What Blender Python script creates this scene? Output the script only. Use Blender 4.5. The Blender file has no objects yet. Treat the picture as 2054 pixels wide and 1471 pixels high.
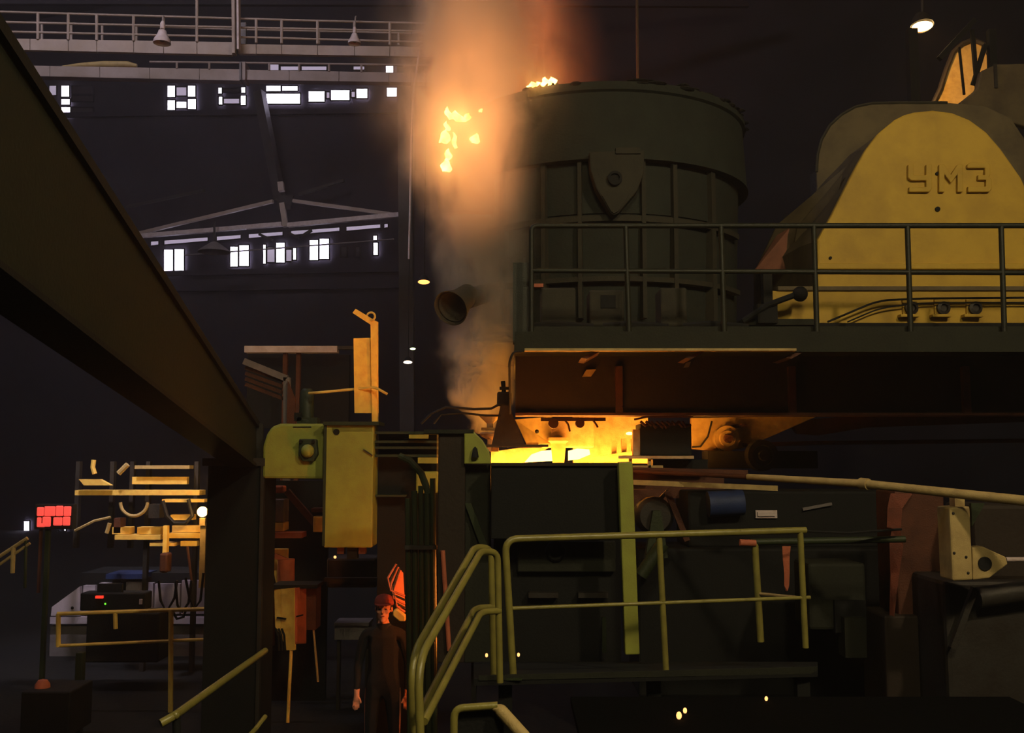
import bpy, bmesh, math, random
from mathutils import Vector, Matrix
random.seed(7)
sc = bpy.context.scene
COL = sc.collection

# ------------------------------------------------------------------ camera, light, exposure
F, CX, CY = 2000.0, 1027.0, 735.5
PITCH = math.radians(5.3)
CAM = Vector((0, 0, 3.2))
cam = bpy.data.cameras.new('camera'); cam_o = bpy.data.objects.new('camera', cam); COL.objects.link(cam_o)
cam.sensor_width = 36; cam.sensor_fit = 'HORIZONTAL'; cam.lens = F / 2054 * 36
cam.clip_start = 0.05; cam.clip_end = 300
cam_o.location = CAM; cam_o.rotation_euler = (math.pi / 2 + PITCH, 0, 0)
sc.camera = cam_o
sc.view_settings.view_transform = 'Standard'; sc.view_settings.look = 'None'
sc.view_settings.gamma = 1; sc.view_settings.use_curve_mapping = False
sc.view_settings.exposure = 0.0
try:
    sc.cycles.use_denoising = True
    sc.cycles.max_bounces = 4; sc.cycles.volume_bounces = 1
    sc.cycles.volume_step_rate = 0.5; sc.cycles.volume_max_steps = 48
    sc.cycles.use_adaptive_sampling = True; sc.cycles.adaptive_threshold = 0.12; sc.cycles.adaptive_min_samples = 8
    sc.cycles.sample_clamp_indirect = 1.5; sc.cycles.sample_clamp_direct = 5.0
except Exception:
    pass
w = bpy.data.worlds.new('world'); sc.world = w; w.use_nodes = True
bg = w.node_tree.nodes['Background']
bg.inputs[0].default_value = (0.95, 0.92, 1.0, 1); bg.inputs[1].default_value = 0.006

def lamp(name, kind, loc, energy, color, size=0.3, target=None, spot=None, size_y=None):
    l = bpy.data.lights.new(name, kind); l.energy = energy; l.color = color
    if kind == 'AREA':
        l.size = size
        if size_y: l.shape = 'RECTANGLE'; l.size_y = size_y
    else:
        l.shadow_soft_size = size
    if spot: l.spot_size = math.radians(spot); l.spot_blend = 0.6
    o = bpy.data.objects.new(name, l); COL.objects.link(o); o.location = loc
    if target is not None:
        o.rotation_euler = (Vector(target) - Vector(loc)).to_track_quat('-Z', 'Y').to_euler()
    return o
# roof lights of the hall, above and behind the photographer
WARM = (1.0, 0.80, 0.48)
lamp('hall_lamp', 'POINT', (6.5, -1.0, 10.5), 1900, WARM, 0.3)
lamp('hall_lamp', 'POINT', (1.2, -3.0, 10.5), 1500, (1.0, 0.86, 0.48), 0.8)
# daylight falling through the roof glazing over the far bay
lamp('roof_daylight', 'AREA', (-13, 12, 22.5), 1500, (0.93, 0.86, 1.0), 10, (-13, 30, 13), None, 3)

# ------------------------------------------------------------------ helpers
CP, SP = math.cos(PITCH), math.sin(PITCH)
def ray(px, py):
    dx = (px - CX) / F; dy = (CY - py) / F
    return Vector((dx, CP - dy * SP, SP + dy * CP))
def P(px, py, Y):
    d = ray(px, py); return CAM + d * (Y / d.y)
def FY(Y):                              # picture row where the floor lies at depth Y
    k = CAM.z / Y; return CY + F * (k * CP + SP) / (CP - k * SP)
WA, WB = 38.2, 0.33                     # the far wall stands on the plane y = WA - WB * x
def W(px, py, off=0.0):
    d = ray(px, py); return CAM + d * ((WA - off) / (d.y + WB * d.x))
WN = Vector((-WB, -1, 0)).normalized()   # wall normal, towards the hall

class MB:
    def __init__(s): s.v = []; s.f = []; s.m = []; s.mi = 0
    def add(s, vs, fs):
        n = len(s.v); s.v += [Vector(a) for a in vs]; s.f += [[i + n for i in q] for q in fs]; s.m += [s.mi] * len(fs)
        return s
    def hexa(s, a):
        return s.add(a, [(0, 1, 2, 3), (4, 5, 6, 7), (0, 1, 5, 4), (1, 2, 6, 5), (2, 3, 7, 6), (3, 0, 4, 7)])
    def box(s, a, b):
        x0, y0, z0 = a; x1, y1, z1 = b
        return s.hexa([(x0, y0, z0), (x1, y0, z0), (x1, y1, z0), (x0, y1, z0), (x0, y0, z1), (x1, y0, z1), (x1, y1, z1), (x0, y1, z1)])
    def fb(s, x0, y0, x1, y1, Y, d=0.1):                     # upright box whose front stands at depth Y
        ym = (y0 + y1) / 2
        return s.box((P(x0, ym, Y).x, Y, P((x0 + x1) / 2, y1, Y).z), (P(x1, ym, Y).x, Y + d, P((x0 + x1) / 2, y0, Y).z))
    def bar(s, p, q, w, h=None, up=(0, 0, 1)):
        h = h or w; p = Vector(p); q = Vector(q); d = (q - p).normalized(); u = Vector(up)
        if abs(d.dot(u)) > .98: u = Vector((0, 1, 0))
        r = d.cross(u).normalized() * (w / 2); u = r.cross(d).normalized() * (h / 2)
        return s.hexa([p - r - u, p + r - u, p + r + u, p - r + u, q - r - u, q + r - u, q + r + u, q - r + u])
    def tube(s, path, r, seg=10, caps=True):
        path = [Vector(a) for a in path]; n = len(path)
        rs = r if isinstance(r, (list, tuple)) else [r] * n
        t0 = (path[1] - path[0]).normalized()
        u = t0.cross(Vector((0.13, 0.21, 0.97)) if abs(t0.z) < .9 else Vector((1, 0.1, 0))).normalized()
        vs = []
        for i in range(n):
            a = path[max(i - 1, 0)]; b = path[min(i + 1, n - 1)]; t = (b - a).normalized()
            u = (u - t * u.dot(t)).normalized(); v = t.cross(u)
            for k in range(seg):
                an = 2 * math.pi * k / seg
                vs.append(path[i] + (u * math.cos(an) + v * math.sin(an)) * rs[i])
        fs = [(i * seg + k, i * seg + (k + 1) % seg, (i + 1) * seg + (k + 1) % seg, (i + 1) * seg + k) for i in range(n - 1) for k in range(seg)]
        if caps: fs += [tuple(range(seg)), tuple(range((n - 1) * seg, n * seg))]
        return s.add(vs, fs)
    def lathe(s, prof, c, axis=(0, 0, 1), seg=20, caps=False):
        c = Vector(c); ax = Vector(axis).normalized()
        u = ax.cross(Vector((0, 1, 0)) if abs(ax.y) < .9 else Vector((1, 0, 0))).normalized(); v = ax.cross(u)
        vs = [c + ax * z + (u * math.cos(2 * math.pi * k / seg) + v * math.sin(2 * math.pi * k / seg)) * r for r, z in prof for k in range(seg)]
        n = len(prof)
        fs = [(i * seg + k, i * seg + (k + 1) % seg, (i + 1) * seg + (k + 1) % seg, (i + 1) * seg + k) for i in range(n - 1) for k in range(seg)]
        if caps: fs += [tuple(range(seg)), tuple(range((n - 1) * seg, n * seg))]
        return s.add(vs, fs)
    def prism(s, poly, vec):
        poly = [Vector(a) for a in poly]; n = len(poly); vec = Vector(vec)
        return s.add(poly + [a + vec for a in poly], [tuple(range(n)), tuple(range(n, 2 * n))] + [(i, (i + 1) % n, n + (i + 1) % n, n + i) for i in range(n)])
    def pp(s, poly, Y, d):                                   # upright plate with this front outline, at depth Y
        return s.prism([P(x, y, Y) for x, y in poly], (0, d, 0))
    def loft(s, rings, caps=True):
        n = len(rings[0]); vs = [a for r in rings for a in r]
        fs = [(i * n + k, i * n + (k + 1) % n, (i + 1) * n + (k + 1) % n, (i + 1) * n + k) for i in range(len(rings) - 1) for k in range(n)]
        if caps: fs += [tuple(range(n)), tuple(range((len(rings) - 1) * n, len(rings) * n))]
        return s.add(vs, fs)
    def ball(s, c, r, seg=12, rings=8):
        c = Vector(c); r = r if isinstance(r, (tuple, list)) else (r, r, r)
        vs = [c + Vector((0, 0, r[2]))]
        for i in range(1, rings):
            a = math.pi * i / rings
            vs += [c + Vector((r[0] * math.sin(a) * math.cos(2 * math.pi * k / seg), r[1] * math.sin(a) * math.sin(2 * math.pi * k / seg), r[2] * math.cos(a))) for k in range(seg)]
        vs.append(c - Vector((0, 0, r[2]))); last = len(vs) - 1
        fs = [(0, 1 + k, 1 + (k + 1) % seg) for k in range(seg)]
        fs += [(1 + i * seg + k, 1 + (i + 1) * seg + k, 1 + (i + 1) * seg + (k + 1) % seg, 1 + i * seg + (k + 1) % seg) for i in range(rings - 2) for k in range(seg)]
        fs += [(1 + (rings - 2) * seg + k, last, 1 + (rings - 2) * seg + (k + 1) % seg) for k in range(seg)]
        return s.add(vs, fs)
    def ring(s, c, R, r, axis=(0, 1, 0), seg=20, a0=0, a1=360):
        c = Vector(c); ax = Vector(axis).normalized()
        u = ax.cross(Vector((0, 0, 1)) if abs(ax.z) < .9 else Vector((1, 0, 0))).normalized(); v = ax.cross(u)
        pts = [c + (u * math.cos(math.radians(a0 + (a1 - a0) * k / seg)) + v * math.sin(math.radians(a0 + (a1 - a0) * k / seg))) * R for k in range(seg + 1)]
        return s.tube(pts, r, 8, caps=abs(a1 - a0) < 359)

WL = {}                                                        # world place of every object's origin
def obj(name, mb, mat, parent=None, smooth=False, bevel=0.0):
    c = sum(mb.v, Vector()) / len(mb.v)
    me = bpy.data.meshes.new(name); me.from_pydata([a - c for a in mb.v], [], mb.f)
    bm = bmesh.new(); bm.from_mesh(me); bmesh.ops.recalc_face_normals(bm, faces=bm.faces); bm.to_mesh(me); bm.free()
    for m in (mat if isinstance(mat, list) else [mat]): me.materials.append(m)
    if any(mb.m):
        for p, i in zip(me.polygons, mb.m): p.material_index = i
    if smooth:
        for p in me.polygons: p.use_smooth = True
        me.set_sharp_from_angle(angle=math.radians(38))
    o = bpy.data.objects.new(name, me); COL.objects.link(o)
    WL[o.name] = c
    if parent is not None: o.parent = parent; o.location = c - WL[parent.name]
    else: o.location = c
    if bevel:
        b = o.modifiers.new('bevel', 'BEVEL'); b.width = bevel; b.segments = 2; b.limit_method = 'ANGLE'
    return o
def tag(o, label, cat, group=None, kind=None):
    if label: o['label'] = label
    if cat: o['category'] = cat
    if group: o['group'] = group
    if kind: o['kind'] = kind
    return o
def thing(name, label, cat, loc, group=None, kind=None):
    o = bpy.data.objects.new(name, None); COL.objects.link(o); o.location = loc; o.empty_display_size = .1
    WL[o.name] = Vector(loc)
    return tag(o, label, cat, group, kind)
def struct(name, mb, mat, label=None, smooth=False):
    o = obj(name, mb, mat, None, smooth); o['kind'] = 'structure'
    if label: o['label'] = label
    return o
def bent(pts, rad, n=5):                                       # polyline with rounded corners
    pts = [Vector(a) for a in pts]; out = [pts[0]]
    for i in range(1, len(pts) - 1):
        a, b, c = pts[i - 1], pts[i], pts[i + 1]
        d1 = (a - b); d2 = (c - b); k = min(rad, d1.length * .45, d2.length * .45)
        s = b + d1.normalized() * k; e = b + d2.normalized() * k
        for j in range(n + 1):
            t = j / n; out.append(s * (1 - t) ** 2 + b * 2 * t * (1 - t) + e * t * t)
    return out + [pts[-1]]

# ------------------------------------------------------------------ materials
def lin(c):
    return tuple(((x / 255) / 12.92 if x / 255 <= .04045 else ((x / 255 + .055) / 1.055) ** 2.4) for x in c) + (1,)
def paint(name, rgb, rough=.6, metal=0.0, dirt=None, amt=.5, scale=4.0, bump=.15, spec=.35):
    m = bpy.data.materials.new(name); m.use_nodes = True; n = m.node_tree.nodes; l = m.node_tree.links
    b = n['Principled BSDF']; b.inputs['Roughness'].default_value = rough; b.inputs['Metallic'].default_value = metal
    b.inputs['Specular IOR Level'].default_value = spec
    tc = n.new('ShaderNodeTexCoord'); ge = n.new('ShaderNodeNewGeometry')
    n1 = n.new('ShaderNodeTexNoise'); n1.inputs['Scale'].default_value = scale; n1.inputs['Detail'].default_value = 6; n1.inputs['Roughness'].default_value = .65
    l.new(ge.outputs['Position'], n1.inputs['Vector'])
    r = n.new('ShaderNodeValToRGB'); r.color_ramp.elements[0].position = .38; r.color_ramp.elements[1].position = .68
    c = lin(rgb); d = lin(dirt) if dirt else tuple(x * .45 for x in c[:3]) + (1,)
    r.color_ramp.elements[0].color = c
    r.color_ramp.elements[1].color = tuple(a * (1 - amt) + e * amt for a, e in zip(c[:3], d[:3])) + (1,)
    l.new(n1.outputs['Fac'], r.inputs['Fac']); l.new(r.outputs['Color'], b.inputs['Base Color'])
    n2 = n.new('ShaderNodeTexNoise'); n2.inputs['Scale'].default_value = scale * 14; n2.inputs['Detail'].default_value = 4
    l.new(ge.outputs['Position'], n2.inputs['Vector'])
    bp = n.new('ShaderNodeBump'); bp.inputs['Strength'].default_value = bump; bp.inputs['Distance'].default_value = .02
    l.new(n2.outputs['Fac'], bp.inputs['Height']); l.new(bp.outputs['Normal'], b.inputs['Normal'])
    return m
def glow(name, rgb, strength, vary=None, scale=6.0):
    m = bpy.data.materials.new(name); m.use_nodes = True; n = m.node_tree.nodes; l = m.node_tree.links
    b = n['Principled BSDF']; b.inputs['Base Color'].default_value = lin(rgb); b.inputs['Roughness'].default_value = .7
    b.inputs['Emission Color'].default_value = lin(rgb); b.inputs['Emission Strength'].default_value = strength
    if vary:
        ge = n.new('ShaderNodeNewGeometry'); t = n.new('ShaderNodeTexNoise'); t.inputs['Scale'].default_value = scale; t.inputs['Detail'].default_value = 3
        l.new(ge.outputs['Position'], t.inputs['Vector'])
        r = n.new('ShaderNodeValToRGB'); r.color_ramp.elements[0].color = lin(vary); r.color_ramp.elements[1].color = lin(rgb)
        r.color_ramp.elements[0].position = .35; r.color_ramp.elements[1].position = .6
        l.new(t.outputs['Fac'], r.inputs['Fac']); l.new(r.outputs['Color'], b.inputs['Emission Color'])
    return m
M = dict(
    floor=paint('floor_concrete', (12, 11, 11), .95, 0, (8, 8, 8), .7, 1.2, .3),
    wall=paint('wall_sheet', (48, 45, 50), 1.0, 0, (30, 28, 32), .6, .4, 0.0, .05),
    ceil=paint('ceiling_dark', (40, 38, 40), .9),
    walk=paint('walkway_paint', (168, 150, 142), .6, 0, (120, 100, 70), .5, 1.0, .1),
    steel=paint('dark_steel', (58, 54, 50), .55, .3, (40, 28, 20), .6, 3),
    soot=paint('soot_plate', (9, 9, 9), 1.0, 0, (6, 6, 6), .5, 4, .2, .05),
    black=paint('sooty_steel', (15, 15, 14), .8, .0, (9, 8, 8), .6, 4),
    rust=paint('rusty_steel', (92, 52, 34), .7, .1, (52, 30, 22), .6, 5, .3),
    girder=paint('girder_paint', (19, 25, 11), .75, 0, (13, 16, 8), .6, 2.5),
    dgreen=paint('dark_green_paint', (46, 54, 30), .55, 0, (36, 38, 26), .6, 2.5),
    green=paint('olive_green_paint', (154, 158, 66), .5, 0, (128, 118, 56), .5, 5, .08),
    rail=paint('rail_green_paint', (140, 130, 62), .35, 0, (96, 86, 46), .5, 9, .1, .6),
    upper=paint('upper_rail_paint', (36, 37, 25), .5, 0, (24, 23, 17), .5, 6),
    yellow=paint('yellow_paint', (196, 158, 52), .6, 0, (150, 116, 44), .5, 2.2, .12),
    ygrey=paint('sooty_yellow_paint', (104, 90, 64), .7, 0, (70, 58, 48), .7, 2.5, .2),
    orange=paint('orange_yellow_paint', (246, 206, 100), .55, 0, (214, 140, 66), .5, 9, .1),
    ladle=paint('ladle_shell', (43, 46, 39), .85, .0, (32, 33, 28), .7, 2.2, .3),
    lrib=paint('ladle_rib', (56, 52, 41), .8, .0, (40, 36, 30), .6, 4, .2),
    slag=paint('slag_crust', (40, 34, 30), .95, 0, (22, 18, 16), .7, 8, .8),
    brick=paint('refractory', (206, 176, 136), .85, 0, (160, 112, 70), .6, 7, .3),
    beam=paint('platform_beam', (46, 35, 26), .75, 0, (36, 26, 20), .6, 2, .2),
    deck=paint('platform_deck', (36, 37, 26), .8, 0, (25, 25, 19), .6, 3, .2),
    grey=paint('grey_paint', (120, 112, 112), .6, 0, (84, 76, 74), .5, 5),
    pale=paint('pale_panel', (186, 172, 184), .6, 0, (140, 128, 132), .5, 3),
    white=paint('white_paint', (206, 190, 190), .6, 0, (150, 120, 104), .5, 6),
    blue=paint('blue_cover', (40, 54, 96), .6),
    rubber=paint('rubber', (22, 20, 20), .7),
    pink=paint('red_primer', (190, 104, 72), .65, 0, (130, 66, 46), .5, 6),
    rust_lit=paint('lit_rust', (120, 60, 38), .7, 0, (70, 38, 26), .6, 7, .3),  # lighter rust for the lit column edge; its glow is in the colour
    dusky=paint('dusky_primer', (142, 92, 72), .7, 0, (100, 62, 50), .6, 5, .2),
    tan=paint('tan_paint', (186, 160, 104), .6, 0, (132, 106, 66), .5, 8, .2),
    skin=paint('skin', (206, 140, 112), .55, 0, (190, 120, 96), .4, 20, .03),
    cloth=paint('dark_work_cloth', (13, 14, 19), .9, 0, (22, 22, 30), .5, 14, .3),
    cap=paint('cap_cloth', (130, 52, 44), .85, 0, (90, 34, 32), .5, 14, .2),
    hair=paint('dark_hair', (34, 24, 20), .8),
    eye=paint('eye', (24, 18, 16), .3),
    lip=paint('lip', (150, 76, 66), .5),
    pane=glow('daylight_pane', (232, 222, 255), 8),
    dim=glow('dirty_pane_lit_strip', (200, 186, 210), .55),
    dull=paint('sooty_pane', (60, 52, 52), .3),
    sodium=glow('sodium_lamp', (255, 214, 140), 16),
    sodium2=glow('far_lamp', (255, 166, 84), 3),
    warmw=glow('far_white_lamp', (255, 232, 200), 3),
    paleg=glow('far_green_lamp', (220, 240, 190), 3),
    bulb=glow('bulb', (255, 196, 110), 60),
    red=glow('red_display', (255, 84, 72), .75),
    redled=glow('red_led', (255, 60, 40), 1.0),
    greenled=glow('green_led', (120, 255, 60), 1.0),
    molten=glow('molten_steel', (255, 176, 66), 20, (255, 150, 44), 5),
    strand=glow('added_glow_bar', (255, 136, 56), 40),
    mould=glow('mould_glow', (255, 150, 50), 7),
    hotslag=glow('hot_slag', (255, 130, 54), 7, (220, 70, 20), 5),
    stream=glow('steel_stream', (255, 212, 110), 5),
    flame=glow('flame', (255, 206, 110), 13, (255, 170, 64), 9),
    ember=glow('ember', (255, 170, 100), 2.2),
)

# ------------------------------------------------------------------ the hall
def wy(x): return WA - WB * x
struct('floor', MB().box((-32, -8, -.3), (24, 52, 0)), M['floor'], 'dark concrete floor of the steel hall')
struct('wall_far', MB().prism([(-32, wy(-32), 0), (24, wy(24), 0), (24, wy(24) + .4, 0), (-32, wy(-32) + .4, 0)], (0, 0, 24)), M['wall'], 'dark sheeted far wall of the hall')
struct('wall_left', MB().box((-32.4, -8, 0), (-32, 50, 24)), M['wall'], 'dark left wall of the hall')
struct('wall_right', MB().box((24, -8, 0), (24.4, 31, 24)), M['wall'], 'dark right wall of the hall')
struct('ceiling', MB().box((-32, -8, 24), (24, 52, 24.3)), M['ceil'], 'dark roof of the hall')
def wq(x0, y0, x1, y1, off, d, xs=0):
    return [[W(x0, y0, off), W(x1, y0, off), W(x1, y1, off), W(x0, y1, off)], -WN * d]
for n, (a, b) in enumerate([((330, 549), (800, 540)), ((330, 580), (830, 572)), ((60, 232), (800, 222))]):
    struct('trim_%d' % (n + 1), MB().bar(W(*a, .25), W(*b, .25), .16, .22), M['wall'], None)
WIN = [0]
def window(panes, label=None):
    WIN[0] += 1
    x0 = min(p[0] for p in panes); y0 = min(p[1] for p in panes); x1 = max(p[2] for p in panes); y1 = max(p[3] for p in panes)
    root = thing('window_%d' % WIN[0], label, None, W((x0 + x1) / 2, y1, .1), None, 'structure')
    fr = MB()
    for p in panes:
        c = [W(p[0], p[1], .14), W(p[2], p[1], .14), W(p[2], p[3], .14), W(p[0], p[3], .14)]
        for i in range(4): fr.bar(c[i], c[(i + 1) % 4], .05, .05)
    obj('frame', fr, M['black'], root)
    for p in panes:
        a, v = wq(p[0], p[1], p[2], p[3], .12, .03)
        obj('pane', MB().prism(a, v), M[p[4] if len(p) > 4 else 'pane'], root)
window([(98, 171, 114, 192, 'dim')], 'small triangular looking pane at the edge of the dark girder')
window([(122, 171, 140, 195), (122, 198, 141, 211), (122, 214, 142, 233), (144, 172, 187, 189, 'dull'), (144, 191, 187, 204, 'dull'), (144, 215, 187, 227, 'dull')], 'upper row window with a bright left strip and sooty panes')
window([(335, 171, 352, 196), (353, 174, 375, 193, 'dim'), (376, 171, 393, 195), (335, 200, 352, 222), (353, 203, 375, 218), (376, 198, 394, 220)], 'upper row window of bright paired panes beside the dark gap')
window([(437, 175, 446, 189), (447, 177, 482, 185, 'dull'), (483, 174, 493, 187), (438, 193, 447, 211), (448, 197, 481, 209, 'dim'), (482, 191, 494, 212)], 'upper row window with four bright corner panes')
window([(533, 171, 564, 184), (565, 172, 598, 183), (533, 187, 603, 209)], 'widest bright window of the upper row')
window([(618, 182, 652, 205)], 'bright upper row window right of the widest one')
window([(663, 180, 702, 202), (654, 184, 662, 198, 'dim')], 'bright upper row window between two narrow ones')
window([(714, 177, 738, 198), (704, 183, 713, 196, 'dim')], 'narrow bright upper row window next to the smoke')
window([(775, 175, 797, 195)], 'small bright upper row window nearest the smoke')
window([(773, 131, 790, 147)], 'tiny bright window between the two walkway girders')
window([(540, 128, 560, 142, 'dim'), (562, 132, 602, 142, 'dim'), (604, 132, 656, 142, 'dim'), (708, 132, 732, 141, 'dim')], 'dim glazing between the two walkway girders')
window([(328, 500, 348, 546), (349, 499, 370, 545)], 'leftmost bright window of the lower row')
window([(461, 494, 478, 536), (479, 491, 500, 535)], 'bright lower row window right of the cone lamp shade')
window([(527, 490, 534, 530), (535, 496, 552, 527, 'dim'), (553, 486, 572, 528), (573, 500, 586, 525, 'dim'), (587, 497, 595, 522)], 'lower row window of bright strips under the truss post')
window([(620, 481, 639, 523), (640, 478, 661, 521)], 'bright square lower row window right of the truss post')
window([(683, 494, 696, 516, 'dull'), (712, 494, 722, 516, 'dull')], 'sooty lower row window with two faint panes')
window([(748, 472, 757, 484), (748, 486, 759, 513)], 'thin bright slit window at the end of the lower row')
def sy(x): return 489 - (x - 302) * 36 / 477
for i, (a, b) in enumerate([(302, 319), (329, 418), (434, 484), (498, 568), (583, 682), (694, 764), (770, 779)]):
    WIN[0] += 1
    root = thing('window_%d' % WIN[0], 'narrow pale wall strip under the truss chord, its daylight put in as glow', None, W((a + b) / 2, sy(a) + 4, .1), 'pale wall strip under the truss', 'structure')
    q = [W(a, sy(a) - 5, .12), W(b, sy(b) - 5, .12), W(b, sy(b) + 4, .12), W(a, sy(a) + 5, .12)]
    obj('pane', MB().prism(q, -WN * .03), M['dim'], root)  # pale wall strip, its reflected daylight given as emission
    f = MB()
    for k in range(4): f.bar(q[k], q[(k + 1) % 4], .05)
    obj('frame', f, M['black'], root)
# slits of daylight low on the left
window([(47, 1045, 60, 1072), (50, 1074, 60, 1086)], 'bright daylight slit low at the left edge')
window([(111, 1065, 118, 1083), (128, 1061, 133, 1066), (128, 1070, 133, 1083)], 'two tiny daylight slits under the red display')

# ---- roof truss in front of the far wall
T = thing('roof_truss', 'pale triangular steel truss under the dark far roof', 'truss', W(565, 470, 2.5))
def wb(a, b, wd, off=2.5): return MB().bar(W(*a, off), W(*b, off), wd, wd)
obj('bottom_chord', wb((255, 476), (566, 450), .17), M['white'], T)
obj('bottom_chord', wb((578, 452), (802, 431), .17), M['white'], T)
obj('top_chord', wb((255, 474), (548, 404), .13), M['walk'], T)
obj('top_chord', wb((588, 403), (800, 432), .13), M['walk'], T)
obj('king_post', wb((566, 408), (573, 455), .2), M['walk'], T)
obj('post_head', wb((563, 366), (565, 384), .22), M['walk'], T)
obj('brace', wb((520, 470), (546, 482), .1), M['steel'], T)
obj('brace', wb((580, 468), (600, 478), .1), M['steel'], T)
obj('brace', wb((625, 462), (606, 474), .1), M['steel'], T)
obj('gusset', MB().prism([W(555, 392, 2.4), W(590, 392, 2.4), W(582, 420, 2.4), W(560, 420, 2.4)], WN * .05), M['steel'], T)
tag(obj('roof_strut', wb((520, 185), (562, 400), .38, 1.2), M['steel']), 'long dark slanted strut rising from the truss to the roof', 'strut')
tag(obj('roof_rod', wb((255, 415), (410, 382), .12, 1.0), M['steel']), 'thin dark rod sloping above the truss on its left', 'rod')
tag(obj('roof_rod', wb((600, 390), (690, 362), .12, 1.0), M['steel']), 'thin dark rod sloping above the truss on its right', 'rod')
tag(obj('wall_cable', MB().tube([W(370, 512, 1.5), W(560, 498, 1.4), W(790, 480, 1.5)], .03, 6), M['grey']), 'thin pale cable strung across the lower row of windows', 'cable')
hl = thing('cone_lamp', 'faint grey cone lamp shade between the lower row windows', 'lamp', W(430, 500, 3))
obj('lamp_shade', MB().lathe([(.08, .42), (.16, .38), (.62, .05), (.64, 0), (.6, .02), (.12, .34)], W(430, 506, 3)), M['grey'], hl, True)
obj('stem', MB().tube([W(430, 487, 3), W(430, 445, 3)], .05, 6), M['steel'], hl)
tag(obj('hall_column', MB().bar(W(812, 140, 4), W(818, 900, 4), .5, .5), M['steel']), 'dark hall column between the windows and the smoke', 'column')
tag(obj('hanging_rope', MB().tube([P(842, 98, 25.7), P(830, 180, 25.7), P(826, 240, 25.7), P(820, 520, 25.7)], .028, 6), M['white']), 'thin pale rope hanging left of the smoke plume', 'rope')

# ---- crane walkways crossing the upper left
def YW(px): return 25 + (px - 40) * .8 / 810
def PW(px, py, o=0): return P(px, py, YW(px) + o)
K = thing('crane_walkway', 'upper pale crane walkway with pipe railing on both sides', 'walkway', PW(465, 110))
def plate(x0, t0, b0, x1, t1, b1, o=0, d=.12):
    return MB().prism([PW(x0, t0, o), PW(x1, t1, o), PW(x1, b1, o), PW(x0, b0, o)], (0, d, 0))
xs = [-80, 60, 137, 194, 268, 328, 395, 466]
for a, b in zip(xs, xs[1:]):
    obj('girder_panel', plate(a + .6, 77 + a * .016, 99 + a * .0235, b - .6, 77 + b * .016, 99 + b * .0235), M['walk'], K)
xs = [477, 514, 565, 637, 711, 782, 860, 960, 1080]
for a, b in zip(xs, xs[1:]):
    obj('girder_panel', plate(a + .6, 81 + a * .0155, 99.5 + a * .0165, b - .6, 81 + b * .0155, 99.5 + b * .0165), M['walk'], K)
obj('deck', MB().prism([PW(-80, 80, .1), PW(1080, 98, .1), PW(1080, 98, 1.3), PW(-80, 80, 1.3)], (0, 0, -.06)), M['steel'], K)
def rail(pts, r, m, par, name='rail', o=0): return obj(name, MB().tube([PW(x, y, o) for x, y in pts], r, 8), m, par, True)
rail([(-60, 22), (465, 37), (640, 42), (1080, 52)], .03, M['walk'], K, 'top_rail')
rail([(-60, 43), (465, 55), (1080, 68)], .03, M['walk'], K, 'middle_rail')
rail([(-60, 62), (465, 74), (1080, 91)], .03, M['walk'], K, 'lower_rail')
for x in (-10, 76, 137, 194, 268, 328, 395, 514, 565, 637, 711, 782, 860):
    top = 0 if x == 395 else 23.5 + x * .028
    obj('post', MB().tube([PW(x, top), PW(x, 78 + x * .016)], .04, 8), M['walk'], K, True)
rail([(-60, 42), (205, 49), (465, 59), (1080, 72)], .028, M['walk'], K, 'back_rail', 1.2)
for x in (84, 143, 205, 274, 481, 640, 800):
    obj('back_post', MB().tube([PW(x, 46 + x * .02, 1.2), PW(x, 78 + x * .016, 1.2)], .035, 8), M['walk'], K, True)
obj('bracket', MB().prism([PW(482, 45, .6), PW(493, 45, .6), PW(493, 88, .6), PW(482, 88, .6)], (0, .1, 0)), M['grey'], K)
c = thing('walkway_column', 'tall pale steel column crossing the crane walkways', 'column', PW(474, 108, -.3))
obj('flange', MB().prism([PW(464, -40, -.3), PW(470, -40, -.3), PW(471, 106, -.3), PW(465, 106, -.3)], (0, .2, 0)), M['walk'], c)
obj('web', MB().prism([PW(470, -40, -.2), PW(474, -40, -.2), PW(475, 106, -.2), PW(471, 106, -.2)], (0, .1, 0)), M['steel'], c)
obj('flange', MB().prism([PW(474, -40, -.3), PW(478, -40, -.3), PW(479, 98, -.3), PW(475, 98, -.3)], (0, .2, 0)), M['white'], c)
K2 = thing('runway_beam', 'lower pale crane runway beam below the upper walkway', 'beam', PW(480, 160, 3))
for a, b in zip([-60, 100, 200, 300, 400, 482], [100, 200, 300, 400, 482]):
    obj('girder_panel', plate(a + .5, 130.5 + a * .018, 151 + a * .0225, b - .5, 130.5 + b * .018, 151 + b * .0225, 3, .3), M['walk'], K2)
for a, b in zip([488, 580, 680, 780, 880, 980], [580, 680, 780, 880, 980]):
    obj('girder_panel', plate(a + .5, 130.5 + a * .019, 153 + a * .0145, b - .5, 130.5 + b * .019, 153 + b * .0145, 3, .3), M['walk'], K2)
obj('end_plate', plate(480, 124, 160, 484, 124, 160, 2.9, .5), M['grey'], K2)
obj('end_plate', plate(486, 124, 160, 492, 124, 160, 2.9, .5), M['walk'], K2)
rail([(300, 124), (480, 126), (1000, 133)], .03, M['walk'], K2, 'rail', 3)
for x in (355, 420, 540, 600, 660, 725, 836): obj('post', MB().tube([PW(x, 126 + (x - 355) * .012, 3), PW(x, 138 + (x - 355) * .018, 3)], .035, 6), M['walk'], K2)
tag(obj('light_sliver', MB().tube([PW(125, 133, 3.15), PW(165, 130.5, 3.15), PW(210, 129, 3.15), PW(255, 129.5, 3.15), PW(275, 132, 3.15)], [.02, .07, .1, .1, .05], 10), M['tan'], None, True), 'pale sliver of light shaped as a slender tube above the lower runway beam', 'duct')  # highlight above the beam, put in as a pale tapered tube
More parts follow.
